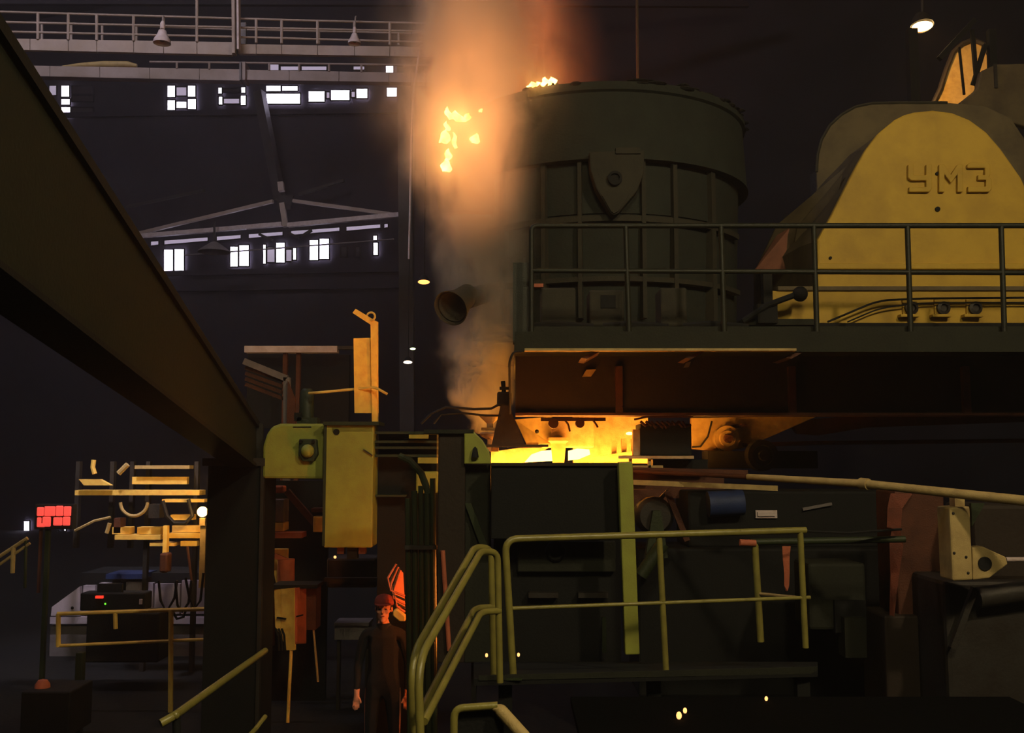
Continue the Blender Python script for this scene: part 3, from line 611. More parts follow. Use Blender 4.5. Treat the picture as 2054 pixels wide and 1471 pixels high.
# ------------------------------------------------------------------ centre machine stand
cs = thing('mould_stand', 'black machine stand with a wide shield panel below the tundish', 'machine', P(1115, 1310, 9.2))
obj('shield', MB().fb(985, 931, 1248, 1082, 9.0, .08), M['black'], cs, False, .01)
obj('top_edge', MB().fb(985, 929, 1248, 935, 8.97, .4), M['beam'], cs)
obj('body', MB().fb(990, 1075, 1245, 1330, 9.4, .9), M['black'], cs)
pn = obj('cover_panel', MB().fb(1038, 1086, 1235, 1148, 9.32, .06), M['deck'], cs, False, .01)
obj('access_hole', MB().ring(P(1114, 1106, 9.3), .075, .02, (0, 1, 0), 20).lathe([(0, 0), (.07, 0)], P(1114, 1106, 9.31), (0, -1, 0), 16), M['black'], pn, True)
for x in (1060, 1160): obj('fin', MB().fb(x, 1190, x + 60, 1200, 9.3, .1), M['steel'], cs)
obj('leg', MB().fb(1208, 1240, 1216, 1310, 9.2, .05), M['dgreen'], cs)
obj('mould_fill_glow', MB().box((P(1010, 930, 9.8).x, 9.5, 2.93), (P(1235, 930, 9.8).x, 10.4, 2.95)), M['mould'], cs)  # unseen glow added behind the shield to light the platform beam front
obj('mould_light_stop', MB().box((P(1003, 930, 9.8).x, 9.45, 2.8), (P(1238, 930, 9.8).x, 10.45, 2.925)), M['black'], cs)  # added beneath that glow to keep it off the floor
tag(obj('green_post', MB().bar(P(1253, 927, 8.85), P(1267, 1311, 8.85), .125, .125, (0, 1, 0)), M['green'], None, False, .01), 'tall olive green post right of the black shield panel', 'post')
cl = thing('frame_column', 'brown steel column with a green gusset left of the shield panel', 'column', P(930, 1330, 9.3))
obj('shaft', MB().fb(878, 868, 932, 1330, 9.2, .3), M['beam'], cl, False, .01)
obj('side_shaft', MB().fb(932, 932, 984, 1330, 9.3, .3), M['deck'], cl, False, .01)
gs = obj('gusset', MB().pp([(931, 866), (950, 866), (968, 884), (981, 905), (985, 931), (931, 931)], 9.15, .1), M['green'], cl, False, .01)
obj('peg', MB().lathe([(.035, 0), (.02, .08), (0, .1)], P(953, 918, 9.12), seg=10), M['black'], gs, True)
obj('cap', MB().fb(850, 862, 950, 870, 9.15, .4), M['deck'], cl)
obj('brace', MB().pp([(932, 1010), (945, 1010), (980, 1100), (965, 1100)], 9.25, .05), M['dgreen'], cl)
tag(obj('red_rod', MB().tube([P(888, 1105, 9.17), P(901, 1306, 9.17)], .022, 10), M['pink'], None, True), 'thin upright reddish rod beside the stair handrail', 'rod')
# bundle of hoses and pipes left of the column
hb = thing('pipe_bundle', 'bundle of dark green upright pipes beside the worker', 'pipes', P(845, 1330, 9.7))
for x, t, r in ((820, 1000, .028), (833, 985, .03), (846, 975, .026), (858, 990, .03), (870, 960, .028)):
    obj('pipe', MB().tube([P(x - 2, t, 9.7), P(x + 2, 1471, 9.7)], r, 9), M['dgreen'], hb, True)
obj('elbow', MB().tube([P(800, 915, 9.8), P(822, 925, 9.8), P(845, 950, 9.8), P(858, 985, 9.75), P(860, 1010, 9.75)], .035, 9), M['dgreen'], hb, True)
obj('clip', MB().fb(812, 1095, 876, 1103, 9.63, .06), M['steel'], hb)
mf = thing('manifold', 'green hydraulic manifold with stacked ledges right of the tall cabinet', 'manifold', P(815, 1000, 11.3))
for y in (866, 884, 896, 912): obj('ledge', MB().fb(752, y, 876, y + 5, 11.2, .3), M['dgreen'], mf)
obj('core', MB().fb(756, 868, 874, FY(11.5), 11.5, .4), M['black'], mf)
obj('block', MB().fb(838, 918, 876, 930, 11.15, .2), M['green'], mf)
obj('block', MB().fb(834, 946, 878, 990, 11.15, .2), M['green'], mf, False, .02)
obj('lower_ledge', MB().fb(752, 993, 815, 997, 11.3, .2), M['dgreen'], mf)
obj('plug', MB().fb(820, 872, 858, 880, 11.1, .1), M['green'], mf)

# ---- tall green cabinet, gearbox and motor
G = thing('green_cabinet', 'tall olive green cabinet hanging at the end of the girder', 'cabinet', P(700, 1100, 11.2))
obj('body', MB().fb(651, 853, 748, 1099, 11.1, .4), M['green'], G, False, .015)
obj('hole', MB().lathe([(.035, 0), (.035, .01), (0, .01)], P(675, 867, 11.1), (0, -1, 0), 16), M['black'], G, True)
obj('latch', MB().bar(P(729, 902, 11.08), P(747, 914, 11.08), .012), M['steel'], G)
obj('seam_strip', MB().fb(648, 850, 653, 1096, 11.08, .03), M['dgreen'], G)
obj('top_lip', MB().fb(648, 846, 760, 853, 11.05, .5), M['dgreen'], G)
for x in (683, 726): obj('foot', MB().fb(x - 7, 1099, x + 7, 1112, 11.2, .1), M['rust'], G)
obj('connector', MB().fb(696, 1099, 716, 1122, 11.2, .15), M['black'], G)
gb = thing('green_gearbox', 'rounded olive green gearbox left of the tall cabinet', 'gearbox', P(588, 960, 11.2))
obj('body', MB().pp([(650, 850), (562, 850), (545, 856), (534, 872), (527, 895), (526, 960), (650, 962)], 11.25, .4), M['green'], gb, False, .03)
bo = obj('bracket', MB().pp([(600, 881), (634, 881), (637, 912), (628, 926), (606, 926), (598, 912)], 11.17, .09), M['dgreen'], gb, False, .01)
obj('roller', MB().ball(P(617, 905, 11.15), .075, 14, 8), M['green'], bo, True)
for x in (604, 629): obj('bolt', MB().lathe([(.02, 0), (.02, .03), (0, .03)], P(x, 886, 11.16), (0, -1, 0), 8), M['black'], bo)
obj('hand_slot', MB().fb(588, 856, 624, 858, 11.24, .02), M['black'], gb)
mt = thing('green_motor', 'dark green motor standing on the gearbox', 'motor', P(615, 850, 11.4))
obj('housing', MB().lathe([(0, .36), (.05, .36), (.08, .32), (.085, .02), (.11, 0), (.11, -.03), (0, -.03)], P(615, 843, 11.45), seg=20), M['dgreen'], mt, True)
obj('terminal_box', MB().fb(590, 828, 605, 845, 11.35, .1), M['black'], mt)
obj('foot', MB().fb(596, 838, 636, 850, 11.35, .2), M['dgreen'], mt)
# ---- orange paddle on its post
oz = thing('signal_paddle', 'tall orange-yellow plate on a post with a ringed tilted arm', 'plate', P(749, 846, 11.6))
n1, n2 = 12.0, 11.75
def pd(poly, d=.03, o=0): return MB().prism([P(x, y, 11.5 - (756 - x) * .0055 + o) for x, y in poly], (.01, d, 0))
obj('plate', pd([(709, 679), (741, 678), (756, 678), (757, 829), (711, 829)]), M['orange'], oz)
obj('post', pd([(743, 645), (756, 645), (756, 853), (746, 853)], .05, -.03), M['orange'], oz)
obj('arm', pd([(707, 628), (713, 620), (746, 640), (756, 646), (744, 652)], .04, -.03), M['orange'], oz)
obj('ring', MB().ring(P(744, 635, 11.4), .046, .012, (0, 1, 0), 20), M['orange'], oz, True)
tag(obj('bent_rod', MB().tube(bent([P(620, 789, 11.3), P(636, 788, 11.2), P(752, 777, 11.35), P(777, 791, 11.35)], .05), .016, 8), M['orange'], None, True), 'thin bent orange rod crossing the tall paddle plate', 'rod')
ss = thing('back_shelter', 'far dark shelter frame under a long white beam', 'shelter', P(580, 850, 16))
obj('white_beam', MB().fb(490, 694, 676, 707, 16, .2), M['white'], ss)
obj('beam_tail', MB().fb(676, 694, 712, 701, 16.1, .1), M['steel'], ss)
for x in (565, 592): obj('post', MB().fb(x - 4, 707, x + 4, FY(16.1), 16.1, .1), M['rust'], ss)
obj('wall', MB().fb(495, 712, 700, 860, 16.6, .1), M['black'], ss)
st = thing('slatted_screen', 'blue grey slatted screen beside the motor', 'screen', P(560, 850, 14))
obj('frame', MB().bar(P(490, 725, 14), P(576, 760, 14), .09).bar(P(576, 758, 14), P(572, FY(14), 14), .09), M['grey'], st)
for k in range(4): obj('slat', MB().bar(P(492, 738 + k * 11, 14.05), P(568, 764 + k * 12, 14.05), .03, .05), M['rust'], st)
obj('side_plate', MB().pp([(577, 765), (592, 800), (592, 850), (575, 850)], 13.9, .05), M['rust'], st)

# ------------------------------------------------------------------ fire and smoke
def tongue(px, py, w_, h_, Y, lean=0, n=7):
    q = Y / F; base = P(px, py, Y); R = []
    for i in range(n):
        t = i / (n - 1); r = w_ * .48 * q * (math.sin(math.pi * min(1, .25 + t * .75)) ** .8 + .02)
        c_ = base + Vector((lean * q * t + .015 * math.sin(t * 7 + px), 0, h_ * q * t))
        R.append([c_ + Vector((math.cos(a) * r * (1 + .2 * math.sin(3 * a + px)), math.sin(a) * r * .7, .012 * math.sin(2 * a + py))) for a in [2 * math.pi * k / 9 for k in range(9)]])
    return MB().loft(R)
FL = thing('lip_flames', 'yellow flames licking from the ladle lip inside the smoke', 'flames', P(905, 342, 12.1))
for a in [(924, 243, 26, 22, -14), (905, 238, 14, 24, -10), (936, 240, 14, 12, 4), (898, 262, 11, 20, -3), (891, 286, 22, 26, 3), (914, 296, 9, 32, -5), (950, 286, 20, 18, 4), (898, 320, 14, 22, 2), (893, 343, 22, 24, 3), (963, 224, 5, 5, 2)]:
    obj('tongue', tongue(a[0], a[1], a[2], a[3], 11.8, a[4]), M['flame'], FL, True)
FR = thing('rim_flames', 'small row of flames burning on top of the ladle rim', 'flames', P(1088, 172, 11.75))
for a in [(1066, 174, 18, 9, 2), (1078, 171, 10, 6, 1), (1092, 171, 15, 16, 3), (1110, 168, 18, 13, -3), (1104, 170, 8, 10, 0)]:
    obj('tongue', tongue(a[0], a[1], a[2], a[3], 11.7, a[4]), M['flame'], FR, True)
FIRE = (1.0, .42, .14)
lamp('fire_light', 'POINT', P(910, 275, 12.7), 60, FIRE, .04)
lamp('fire_light', 'POINT', P(935, 238, 12.65), 60, FIRE, .04)
lamp('fire_light', 'POINT', P(935, 370, 12.7), 60, FIRE, .04)
lamp('fire_light', 'POINT', P(1095, 166, 11.7), 25, FIRE, .05)

def smoke():
    x0, x1, y0, y1, z0, z1 = -2.0, 1.9, 11.1, 13.2, 3.5, 9.6
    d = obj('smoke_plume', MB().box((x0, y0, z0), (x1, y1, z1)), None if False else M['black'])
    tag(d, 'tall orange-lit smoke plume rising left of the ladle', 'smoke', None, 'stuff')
    ctr = d.location.copy()
    m = bpy.data.materials.new('smoke_volume'); m.use_nodes = True; nt = m.node_tree; n = nt.nodes; l = nt.links
    n.clear(); out = n.new('ShaderNodeOutputMaterial'); pv = n.new('ShaderNodeVolumePrincipled'); l.new(pv.outputs[0], out.inputs['Volume'])
    pv.inputs['Color'].default_value = (.93, .86, .80, 1); pv.inputs['Anisotropy'].default_value = .15
    def math_(op, a, b=None, c_=None, clamp=False):
        q = n.new('ShaderNodeMath'); q.operation = op; q.use_clamp = clamp
        for i, v in enumerate((a, b, c_)):
            if v is None: continue
            if isinstance(v, (int, float)): q.inputs[i].default_value = v
            else: l.new(v, q.inputs[i])
        return q.outputs[0]
    g = n.new('ShaderNodeNewGeometry'); sx = n.new('ShaderNodeSeparateXYZ'); l.new(g.outputs['Position'], sx.inputs[0])
    X, Y, Z = sx.outputs
    zt = math_('DIVIDE', math_('SUBTRACT', Z, z0), z1 - z0)
    ramp = n.new('ShaderNodeValToRGB'); ramp.color_ramp.interpolation = 'EASE'
    rows = [(850, 975, .14), (790, 968, .34), (700, 968, .44), (560, 980, .5), (420, 968, .66), (310, 952, .78), (200, 962, .92), (90, 965, .88), (0, 970, .80), (-90, 975, .85)]
    el = ramp.color_ramp.elements
    while len(el) > 1: el.remove(el[-1])
    for i, (py, px, r) in enumerate(rows):
        p = P(px, py, 12.05); pos = (p.z - z0) / (z1 - z0)
        e = el[0] if i == 0 else el.new(min(1, max(0, pos)))
        e.position = min(1, max(0, pos)); e.color = (p.x + 1, r, 0, 1)
    l.new(zt, ramp.inputs['Fac']); sr = n.new('ShaderNodeSeparateColor'); l.new(ramp.outputs['Color'], sr.inputs[0])
    xc = math_('SUBTRACT', sr.outputs[0], 1.0); R_ = sr.outputs[1]
    mp = n.new('ShaderNodeMapping'); mp.inputs['Scale'].default_value = (1, 1, .55); l.new(g.outputs['Position'], mp.inputs[0])
    nz = n.new('ShaderNodeTexNoise'); nz.inputs['Scale'].default_value = 2.5; nz.inputs['Detail'].default_value = 4; nz.inputs['Roughness'].default_value = .6; nz.inputs['Distortion'].default_value = .5
    l.new(mp.outputs[0], nz.inputs['Vector'])
    wob = math_('MULTIPLY', math_('SUBTRACT', nz.outputs['Fac'], .5), .6)
    dx = math_('DIVIDE', math_('ADD', math_('SUBTRACT', X, xc), wob), R_)
    dy = math_('DIVIDE', math_('SUBTRACT', Y, 12.05), math_('MULTIPLY', R_, .8))
    dist = math_('SQRT', math_('ADD', math_('MULTIPLY', dx, dx), math_('MULTIPLY', dy, dy)))
    mr = n.new('ShaderNodeMapRange'); mr.interpolation_type = 'SMOOTHSTEP'; l.new(dist, mr.inputs[0])
    mr.inputs[1].default_value = 1.35; mr.inputs[2].default_value = .05; mr.inputs[3].default_value = 0; mr.inputs[4].default_value = 1
    mn = n.new('ShaderNodeMapRange'); l.new(nz.outputs['Fac'], mn.inputs[0]); mn.inputs[1].default_value = .34; mn.inputs[2].default_value = .66; mn.inputs[3].default_value = .12; mn.inputs[4].default_value = 1.9
    core = math_('MULTIPLY', math_('MULTIPLY', mr.outputs[0], mn.outputs[0]), 5.0)
    ms = n.new('ShaderNodeMapRange'); ms.interpolation_type = 'SMOOTHSTEP'; l.new(dist, ms.inputs[0])
    ms.inputs[1].default_value = 1.9; ms.inputs[2].default_value = .3; ms.inputs[3].default_value = 0; ms.inputs[4].default_value = .45
    hz = n.new('ShaderNodeMapRange'); hz.interpolation_type = 'SMOOTHSTEP'; l.new(zt, hz.inputs[0]); hz.inputs[1].default_value = .35; hz.inputs[2].default_value = .75
    den = math_('ADD', core, math_('MULTIPLY', math_('MULTIPLY', ms.outputs[0], mn.outputs[0]), hz.outputs[0]))
    l.new(den, pv.inputs['Density'])
    # firelight in the smoke put in as orange emission, dying away up the plume
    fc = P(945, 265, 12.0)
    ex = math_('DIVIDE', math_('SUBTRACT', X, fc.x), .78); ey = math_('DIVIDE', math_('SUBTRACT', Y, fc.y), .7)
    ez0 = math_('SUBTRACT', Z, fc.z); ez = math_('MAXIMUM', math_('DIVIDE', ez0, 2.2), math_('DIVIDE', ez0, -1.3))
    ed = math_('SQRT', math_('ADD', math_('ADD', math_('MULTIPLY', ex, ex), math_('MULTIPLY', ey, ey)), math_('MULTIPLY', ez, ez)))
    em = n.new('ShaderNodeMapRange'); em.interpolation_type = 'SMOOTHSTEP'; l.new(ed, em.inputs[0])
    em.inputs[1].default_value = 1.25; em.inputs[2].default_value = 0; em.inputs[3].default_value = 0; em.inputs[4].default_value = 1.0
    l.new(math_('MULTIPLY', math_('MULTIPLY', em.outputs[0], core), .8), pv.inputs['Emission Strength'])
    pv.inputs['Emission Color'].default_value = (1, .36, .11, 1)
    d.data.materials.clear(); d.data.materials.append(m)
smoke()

# ------------------------------------------------------------------ sloping girder and its column at the left
GD = thing('sloping_girder', 'huge dark green girder sweeping down from the upper left corner', 'girder', P(470, 935, 11.3))
n0, n1 = P(35, 80, 4.6), P(35, 548, 4.6); e0, e1 = P(522, 848, 11.5), P(522, 936, 11.5)
dt, db = (e0 - n0), (e1 - n1)
s0, s1 = n0 - dt * .3, n1 - db * .3
side = Vector((-.3, -.06, 0)); ins_ = side * .12; fz = Vector((0, 0, -.07))
obj('web', MB().hexa([s0 + ins_, s1 + ins_, e1 + ins_, e0 + ins_, s0 + side * .3, s1 + side * .3, e1 + side * .3, e0 + side * .3]), M['girder'], GD)
fl = Vector((0, 0, 0)); up = fz
obj('top_flange', MB().hexa([s0 + fl, e0 + fl, e0 + side, s0 + side, s0 + fl + up, e0 + fl + up, e0 + side + up, s0 + side + up]), M['black'], GD)  # black flange; the shadow along its edge is put into the colour
obj('bottom_flange', MB().hexa([s1 + fl, e1 + fl, e1 + side, s1 + side, s1 + fl + up * .5, e1 + fl + up * .5, e1 + side + up * .5, s1 + side + up * .5]), M['black'], GD)
obj('end_plate', MB().pp([(506, 848), (527, 850), (527, 938), (506, 938)], 11.45, .05), M['steel'], GD)
cc = thing('girder_column', 'dark upright column under the end of the sloping girder', 'column', P(468, 1600, 11.3))
x0, x1 = P(411, 1150, 11.3).x, P(525, 1150, 11.3).x
obj('shaft', MB().box((x0, 11.3, 0), (x1, 11.9, P(468, 925, 11.3).z)), M['black'], cc, False, .01)
obj('edge_angle', MB().box((x1 - .03, 11.27, 0), (x1 + .01, 11.33, P(468, 935, 11.3).z)), M['steel'], cc)
obj('cap_plate', MB().box((x0 - .05, 11.25, P(468, 935, 11.3).z), (x1 + .02, 11.95, P(468, 925, 11.3).z + .03)), M['steel'], cc)

# ------------------------------------------------------------------ work area in the lower left
bk = thing('rolling_mill_frame', 'cluttered orange-lit machine frame under the bulb', 'machine', P(280, 1095, 15))
def ob(name, x0, y0, x1, y1, Y, d, m): return obj(name, MB().fb(x0, y0, x1, y1, Y, d), M[m], bk)
ob('top_beam', 150, 984, 400, 994, 15, .3, 'orange'); ob('top_beam', 270, 934, 380, 941, 15.2, .2, 'tan')
ob('window_panel', 265, 957, 375, 972, 15.3, .1, 'orange')
ob('cross_beam', 225, 1058, 260, 1072, 14.9, .2, 'orange'); ob('cross_beam', 275, 1058, 322, 1072, 14.9, .2, 'orange'); ob('cross_beam', 345, 1055, 410, 1068, 14.9, .2, 'orange')
ob('lower_beam', 230, 1074, 322, 1083, 14.8, .3, 'orange'); ob('lower_beam', 335, 1070, 410, 1080, 14.8, .3, 'orange')
ob('foot_plate', 300, 1090, 350, 1096, 14.8, .3, 'orange'); ob('foot_plate', 362, 1086, 395, 1096, 14.8, .3, 'orange')
ob('drum_cap', 342, 1033, 385, 1044, 14.9, .2, 'orange'); ob('shelf', 325, 1002, 410, 1008, 14.8, .2, 'orange')
for x in (153, 222, 262, 290, 388): obj('upright', MB().fb(x - 4, 926, x + 4, FY(15.4) if x in (290, 388) else 1100, 15.4, .1), M['steel'], bk)
ob('column', 228, 1040, 242, 1070, 14.9, .2, 'rust'); ob('box', 298, 1012, 320, 1040, 14.8, .2, 'steel')
obj('gusset', MB().pp([(158, 962), (200, 962), (222, 974), (168, 974)], 14.9, .1), M['orange'], bk)
obj('hose_ring', MB().ring(P(269, 1008, 14.8), .2, .025, (0, 1, 0), 16, 0, 180), M['tan'], bk, True)
obj('hose_loop', MB().tube([P(326, 1005, 14.7), P(335, 1035, 14.7), P(350, 1050, 14.7), P(372, 1050, 14.7), P(386, 1035, 14.7), P(378, 1002, 14.7)], .03, 8), M['rubber'], bk, True)
obj('pole', MB().fb(326, 1055, 334, 1150, 14.7, .1), M['orange'], bk); obj('hoist_body', MB().fb(319, 1110, 336, 1150, 14.6, .2), M['rust'], bk, False, .03)
obj('post', MB().fb(400, 1050, 411, 1180, 14.42, .1), M['tan'], bk); obj('tie_rod', MB().tube([P(376, 1096, 14.7), P(385, 1170, 14.7)], .02, 6), M['rust'], bk)
obj('lever', MB().tube([P(214, 1070, 14.8), P(220, 1050, 14.8)], .03, 6), M['tan'], bk)
obj('valve', MB().tube([P(188, 923, 14.9), P(186, 938, 14.9), P(190, 951, 14.9)], .035, 8), M['orange'], bk, True)
obj('valve', MB().tube([P(256, 932, 14.9), P(238, 950, 14.9)], .04, 8), M['tan'], bk, True)
obj('cable_loom', MB().tube([P(150, 1065, 14.9), P(190, 1045, 14.9), P(222, 1038, 14.9)], .02, 6), M['tan'], bk, True)
bl = thing('bare_bulb', 'glowing bare bulb beside the dark girder column', 'bulb', P(406, 1050, 14.4))
obj('glass', MB().ball(P(406, 1027, 14.4), .075, 14, 10), M['bulb'], bl, True)
obj('socket', MB().fb(400, 1040, 411, 1055, 14.38, .06), M['tan'], bl)
lamp('bulb_light', 'POINT', P(398, 1022, 14.2), 14, (1, .55, .18), .06)
sg = thing('red_display', 'red lit two-row display panel on a post at the left', 'display', P(107, 1060, 14))
obj('case', MB().fb(70, 1012, 146, 1062, 14.05, .12), M['black'], sg)
for x0, y0, x1, y1 in ((73, 1018, 87, 1036), (88, 1016, 110, 1036), (111, 1015, 126, 1036), (127, 1016, 142, 1036), (73, 1038, 82, 1058), (84, 1037, 101, 1057), (106, 1038, 124, 1055), (125, 1037, 140, 1055), (79, 1050, 90, 1058)):
    obj('lit_block', MB().fb(x0, y0, x1, y1, 14.02, .03), M['red'], sg, False, .02)
obj('post', MB().fb(84, 1060, 92, FY(14.1), 14.1, .06), M['dgreen'], sg)
obj('post', MB().fb(76, 1060, 80, 1190, 14.1, .05), M['rust'], sg)
# pale machine body behind the control desk
pv = thing('pale_vehicle', 'pale low machine body with a sloped nose behind the control desk', 'vehicle', P(260, 1260, 16.5))
obj('nose_panel', MB().pp([(102, 1236), (104, 1218), (160, 1177), (160, 1236)], 16.5, .1), M['pale'], pv)
obj('bolt', MB().ball(P(145, 1220, 16.5), .025, 8, 6), M['black'], pv)
for x0, x1, y0 in ((166, 190, 1175), (198, 238, 1170), (252, 284, 1168), (292, 306, 1170), (310, 360, 1172), (364, 410, 1165)):
    obj('side_panel', MB().fb(x0, y0, x1, 1232, 16.55, .1), M['pale'], pv)
obj('sill', MB().fb(100, 1238, 412, 1252, 16.5, .15), M['pale'], pv); obj('skirt', MB().fb(100, 1254, 412, FY(16.6), 16.6, .3), M['grey'], pv)
obj('frame', MB().fb(160, 1150, 412, 1240, 16.75, 1.0), M['black'], pv); obj('lid', MB().fb(212, 1152, 288, 1162, 16.4, .6), M['blue'], pv)
lamp('added_day_spot', 'SPOT', (-5.6, 13.0, 7.0), 900, (.95, .86, 1.0), .2, P(260, 1215, 16.5), 42)  # spot added to stand in for daylight on the pale machine body
ct = thing('control_desk', 'black control desk with a red and a green light', 'desk', P(240, 1330, 14))
obj('console', MB().fb(160, 1190, 290, 1226, 14.2, .3), M['black'], ct, False, .02)
obj('cabinet', MB().fb(172, 1230, 318, 1330, 14.1, .5), M['black'], ct, False, .02)
obj('monitor', MB().fb(195, 1172, 245, 1190, 14.25, .05), M['black'], ct)
obj('red_lamp', MB().fb(191, 1196, 206, 1201, 14.17, .03), M['redled'], ct); obj('green_lamp', MB().ball(P(211, 1212, 14.18), .014, 8, 6), M['greenled'], ct)
obj('indicator', MB().fb(279, 1203, 284, 1213, 14.17, .03), M['pale'], ct)
rl = thing('orange_barrier', 'orange-lit pipe barrier in front of the control desk', 'railing', P(240, 1376, 13))
def tb(name, pts, Y, r, m, par, s=8): return obj(name, MB().tube([P(a, b, Y) for a, b in pts], r, s), M[m], par, True)
tb('top_rail', [(115, 1232), (411, 1222)], 13, .025, 'orange', rl); tb('bottom_rail', [(115, 1296), (411, 1283)], 13, .02, 'orange', rl)
tb('post', [(117, 1232), (117, 1298)], 13, .03, 'orange', rl); tb('post', [(231, 1230), (232, 1262)], 13, .028, 'orange', rl); tb('post', [(343, 1225), (342, FY(13))], 13, .032, 'orange', rl)
for i, pts in enumerate([[(352, 1170), (356, 1215), (365, 1228), (378, 1210), (384, 1165)], [(318, 1165), (322, 1205), (334, 1228), (350, 1200), (355, 1165)], [(372, 1160), (380, 1200), (390, 1222), (402, 1205), (408, 1150)], [(345, 1225), (355, 1242), (368, 1238), (372, 1225)]]):
    tag(obj('hanging_cable', MB().tube([P(a, b, 13.04 if i == 3 else 13.6) for a, b in pts], .018, 7), M['rubber'], None, True), ['dark cable loop second from the left under the hoist', 'leftmost dark cable loop under the hoist', 'rightmost dark cable loop beside the girder column', 'small cable loop below the orange barrier rail'][i], 'cable')
ls = thing('left_stair_rail', 'dim stair railing at the far left edge', 'railing', P(30, 1140, 13.5))
tb('rail', [(-40, 1142), (55, 1080)], 13.5, .025, 'tan', ls); tb('rail', [(-40, 1160), (60, 1090)], 13.5, .02, 'tan', ls); tb('post', [(27, 1098), (25, 1150)], 13.5, .03, 'tan', ls); tb('post', [(52, 1085), (50, 1180)], 13.5, .02, 'dgreen', ls)
tag(obj('grey_post', MB().fb(148, 1310, 163, 1471, 12, .1), M['dgreen'], None, False, .01), 'dim upright post below the orange barrier', 'post')
hh = thing('hard_hat', 'small orange helmet shape lying low in the left corner', 'helmet', P(84, 1386, 11.5))
obj('shell', MB().lathe([(.085, 0), (.08, .06), (.05, .105), (0, .12)], P(85, 1384, 11.5), seg=18), M['pink'], hh, True)
obj('brim', MB().lathe([(.0, .0), (.11, 0), (.11, .012), (.08, .02)], P(83, 1384, 11.5), seg=18), M['pink'], hh, True)
tag(obj('tool_bench', MB().fb(40, 1388, 140, 1480, 11.3, .6), M['black'], None, False, .02), 'black bench carrying the orange helmet', 'bench')
lamp('bench_light', 'POINT', P(70, 1330, 11.0), .6, (1, .45, .15), .05)

# ---- clutter under the gearbox and the lit control stand
cu = thing('valve_cluster', 'orange-lit valves and ducts below the green gearbox', 'valves', P(570, 1190, 13))
def oc(name, x0, y0, x1, y1, Y, d, m, bv=0): return obj(name, MB().fb(x0, y0, x1, y1, Y, d), M[m], cu, False, bv)
oc('hood', 520, 975, 568, 990, 12.9, .2, 'pink', .02); oc('grey_box', 520, 1002, 569, 1048, 12.8, .3, 'grey', .01); oc('yellow_block', 520, 1049, 569, 1066, 12.8, .3, 'orange', .01)
oc('shelf', 520, 1069, 605, 1080, 12.75, .3, 'pink'); oc('terminal', 628, 1036, 650, 1068, 12.8, .2, 'orange', .01); oc('cap', 624, 1020, 650, 1028, 12.8, .2, 'rust')
oc('back_wall', 515, 965, 655, FY(13.6), 13.6, .1, 'black'); oc('duct_panel', 520, 1102, 575, 1180, 13.3, .1, 'orange')
obj('drum', MB().tube([P(574, 1122, 13.0), P(574, 1172, 13.0)], .11, 18), M['pink'], cu, True)
obj('slanted_duct', MB().bar(P(525, 1105, 13.0), P(588, 1130, 13.0), .06), M['pink'], cu)
obj('brace', MB().bar(P(575, 985, 12.9), P(640, 1060, 12.9), .08), M['rust'], cu)
for x in (535, 548): obj('hose', MB().tube([P(x, 1110, 12.9), P(x - 4, 1140, 12.85), P(x + 4, 1178, 12.9)], .02, 7), M['rubber'], cu, True)
cn = thing('control_stand', 'bright orange control box on thin legs beside the dark column', 'control box', P(585, 1440, 12))
def tilt(poly, d=.03, Y=12.0, k=-.004): return MB().prism([P(x, y, Y + (x - 552) * k) for x, y in poly], (.01, d, 0))
obj('left_door', tilt([(550, 1183), (563, 1182), (563, 1275), (552, 1258)]), M['orange'], cn)
obj('centre_door', tilt([(564, 1182), (591, 1180), (591, 1305), (574, 1305), (564, 1276)]), M['orange'], cn)
obj('right_door', MB().prism([P(592, 1180, 11.85), P(610, 1178, 12.1), P(610, 1292, 12.1), P(592, 1293, 11.85)], (.02, .03, 0)), M['pink'], cn)
obj('side', MB().fb(611, 1176, 634, 1264, 12.15, .3), M['rust'], cn)
obj('handle', tilt([(555, 1238), (572, 1241), (572, 1244), (555, 1241)], .02, 11.95), M['black'], cn); obj('handle', tilt([(594, 1236), (606, 1233), (606, 1236), (594, 1239)], .02, 11.8), M['black'], cn)
tb('leg', [(584, 1305), (577, 1450)], 11.9, .02, 'orange', cn); tb('leg', [(629, 1264), (638, 1368)], 12.2, .014, 'tan', cn)
obj('roof', MB().fb(545, 1174, 636, 1181, 11.95, .4), M['black'], cn)
for k in range(3): obj('conduit', MB().tube([P(553 + k * 6, 1262, 11.9), P(558 + k * 6, 1275, 11.85), P(560 + k * 6, 1305, 11.9)], .014, 6), M['black'], cn, True)
pc = thing('pipe_clutter', 'tangled dark pipework left of the orange control box', 'pipes', P(540, 1300, 12.4))
for x, y0, y1, m in ((532, 1190, 1260, 'tan'), (540, 1185, 1300, 'steel'), (546, 1200, 1295, 'rust'), (529, 1215, FY(12.5), 'steel')): obj('pipe', MB().tube([P(x, y0, 12.5), P(x + 2, y1, 12.5)], .025, 7), M[m], pc, True)
obj('flange', MB().ball(P(542, 1196, 12.45), .05, 10, 6), M['grey'], pc, True)
bt = thing('low_bench', 'low grey bench behind the worker', 'bench', P(705, 1290, 13))
obj('top', MB().fb(670, 1250, 740, 1256, 13, .4), M['grey'], bt); obj('side', MB().fb(671, 1256, 739, 1284, 13.05, .3), M['grey'], bt)
for x in (675, 732): obj('leg', MB().fb(x, 1284, x + 6, FY(13.1), 13.1, .1), M['steel'], bt)
cab = thing('dark_cabinet', 'dark machine body under the tall green cabinet', 'machine', P(700, 1240, 12.5))
obj('body', MB().fb(655, 1120, 755, 1180, 12.5, .5), M['steel'], cab, False, .03); obj('ledge', MB().fb(650, 1160, 765, 1168, 12.4, .1), M['steel'], cab)
obj('glint', MB().ball(P(672, 1118, 12.4), .018, 8, 6), M['ember'], cab)
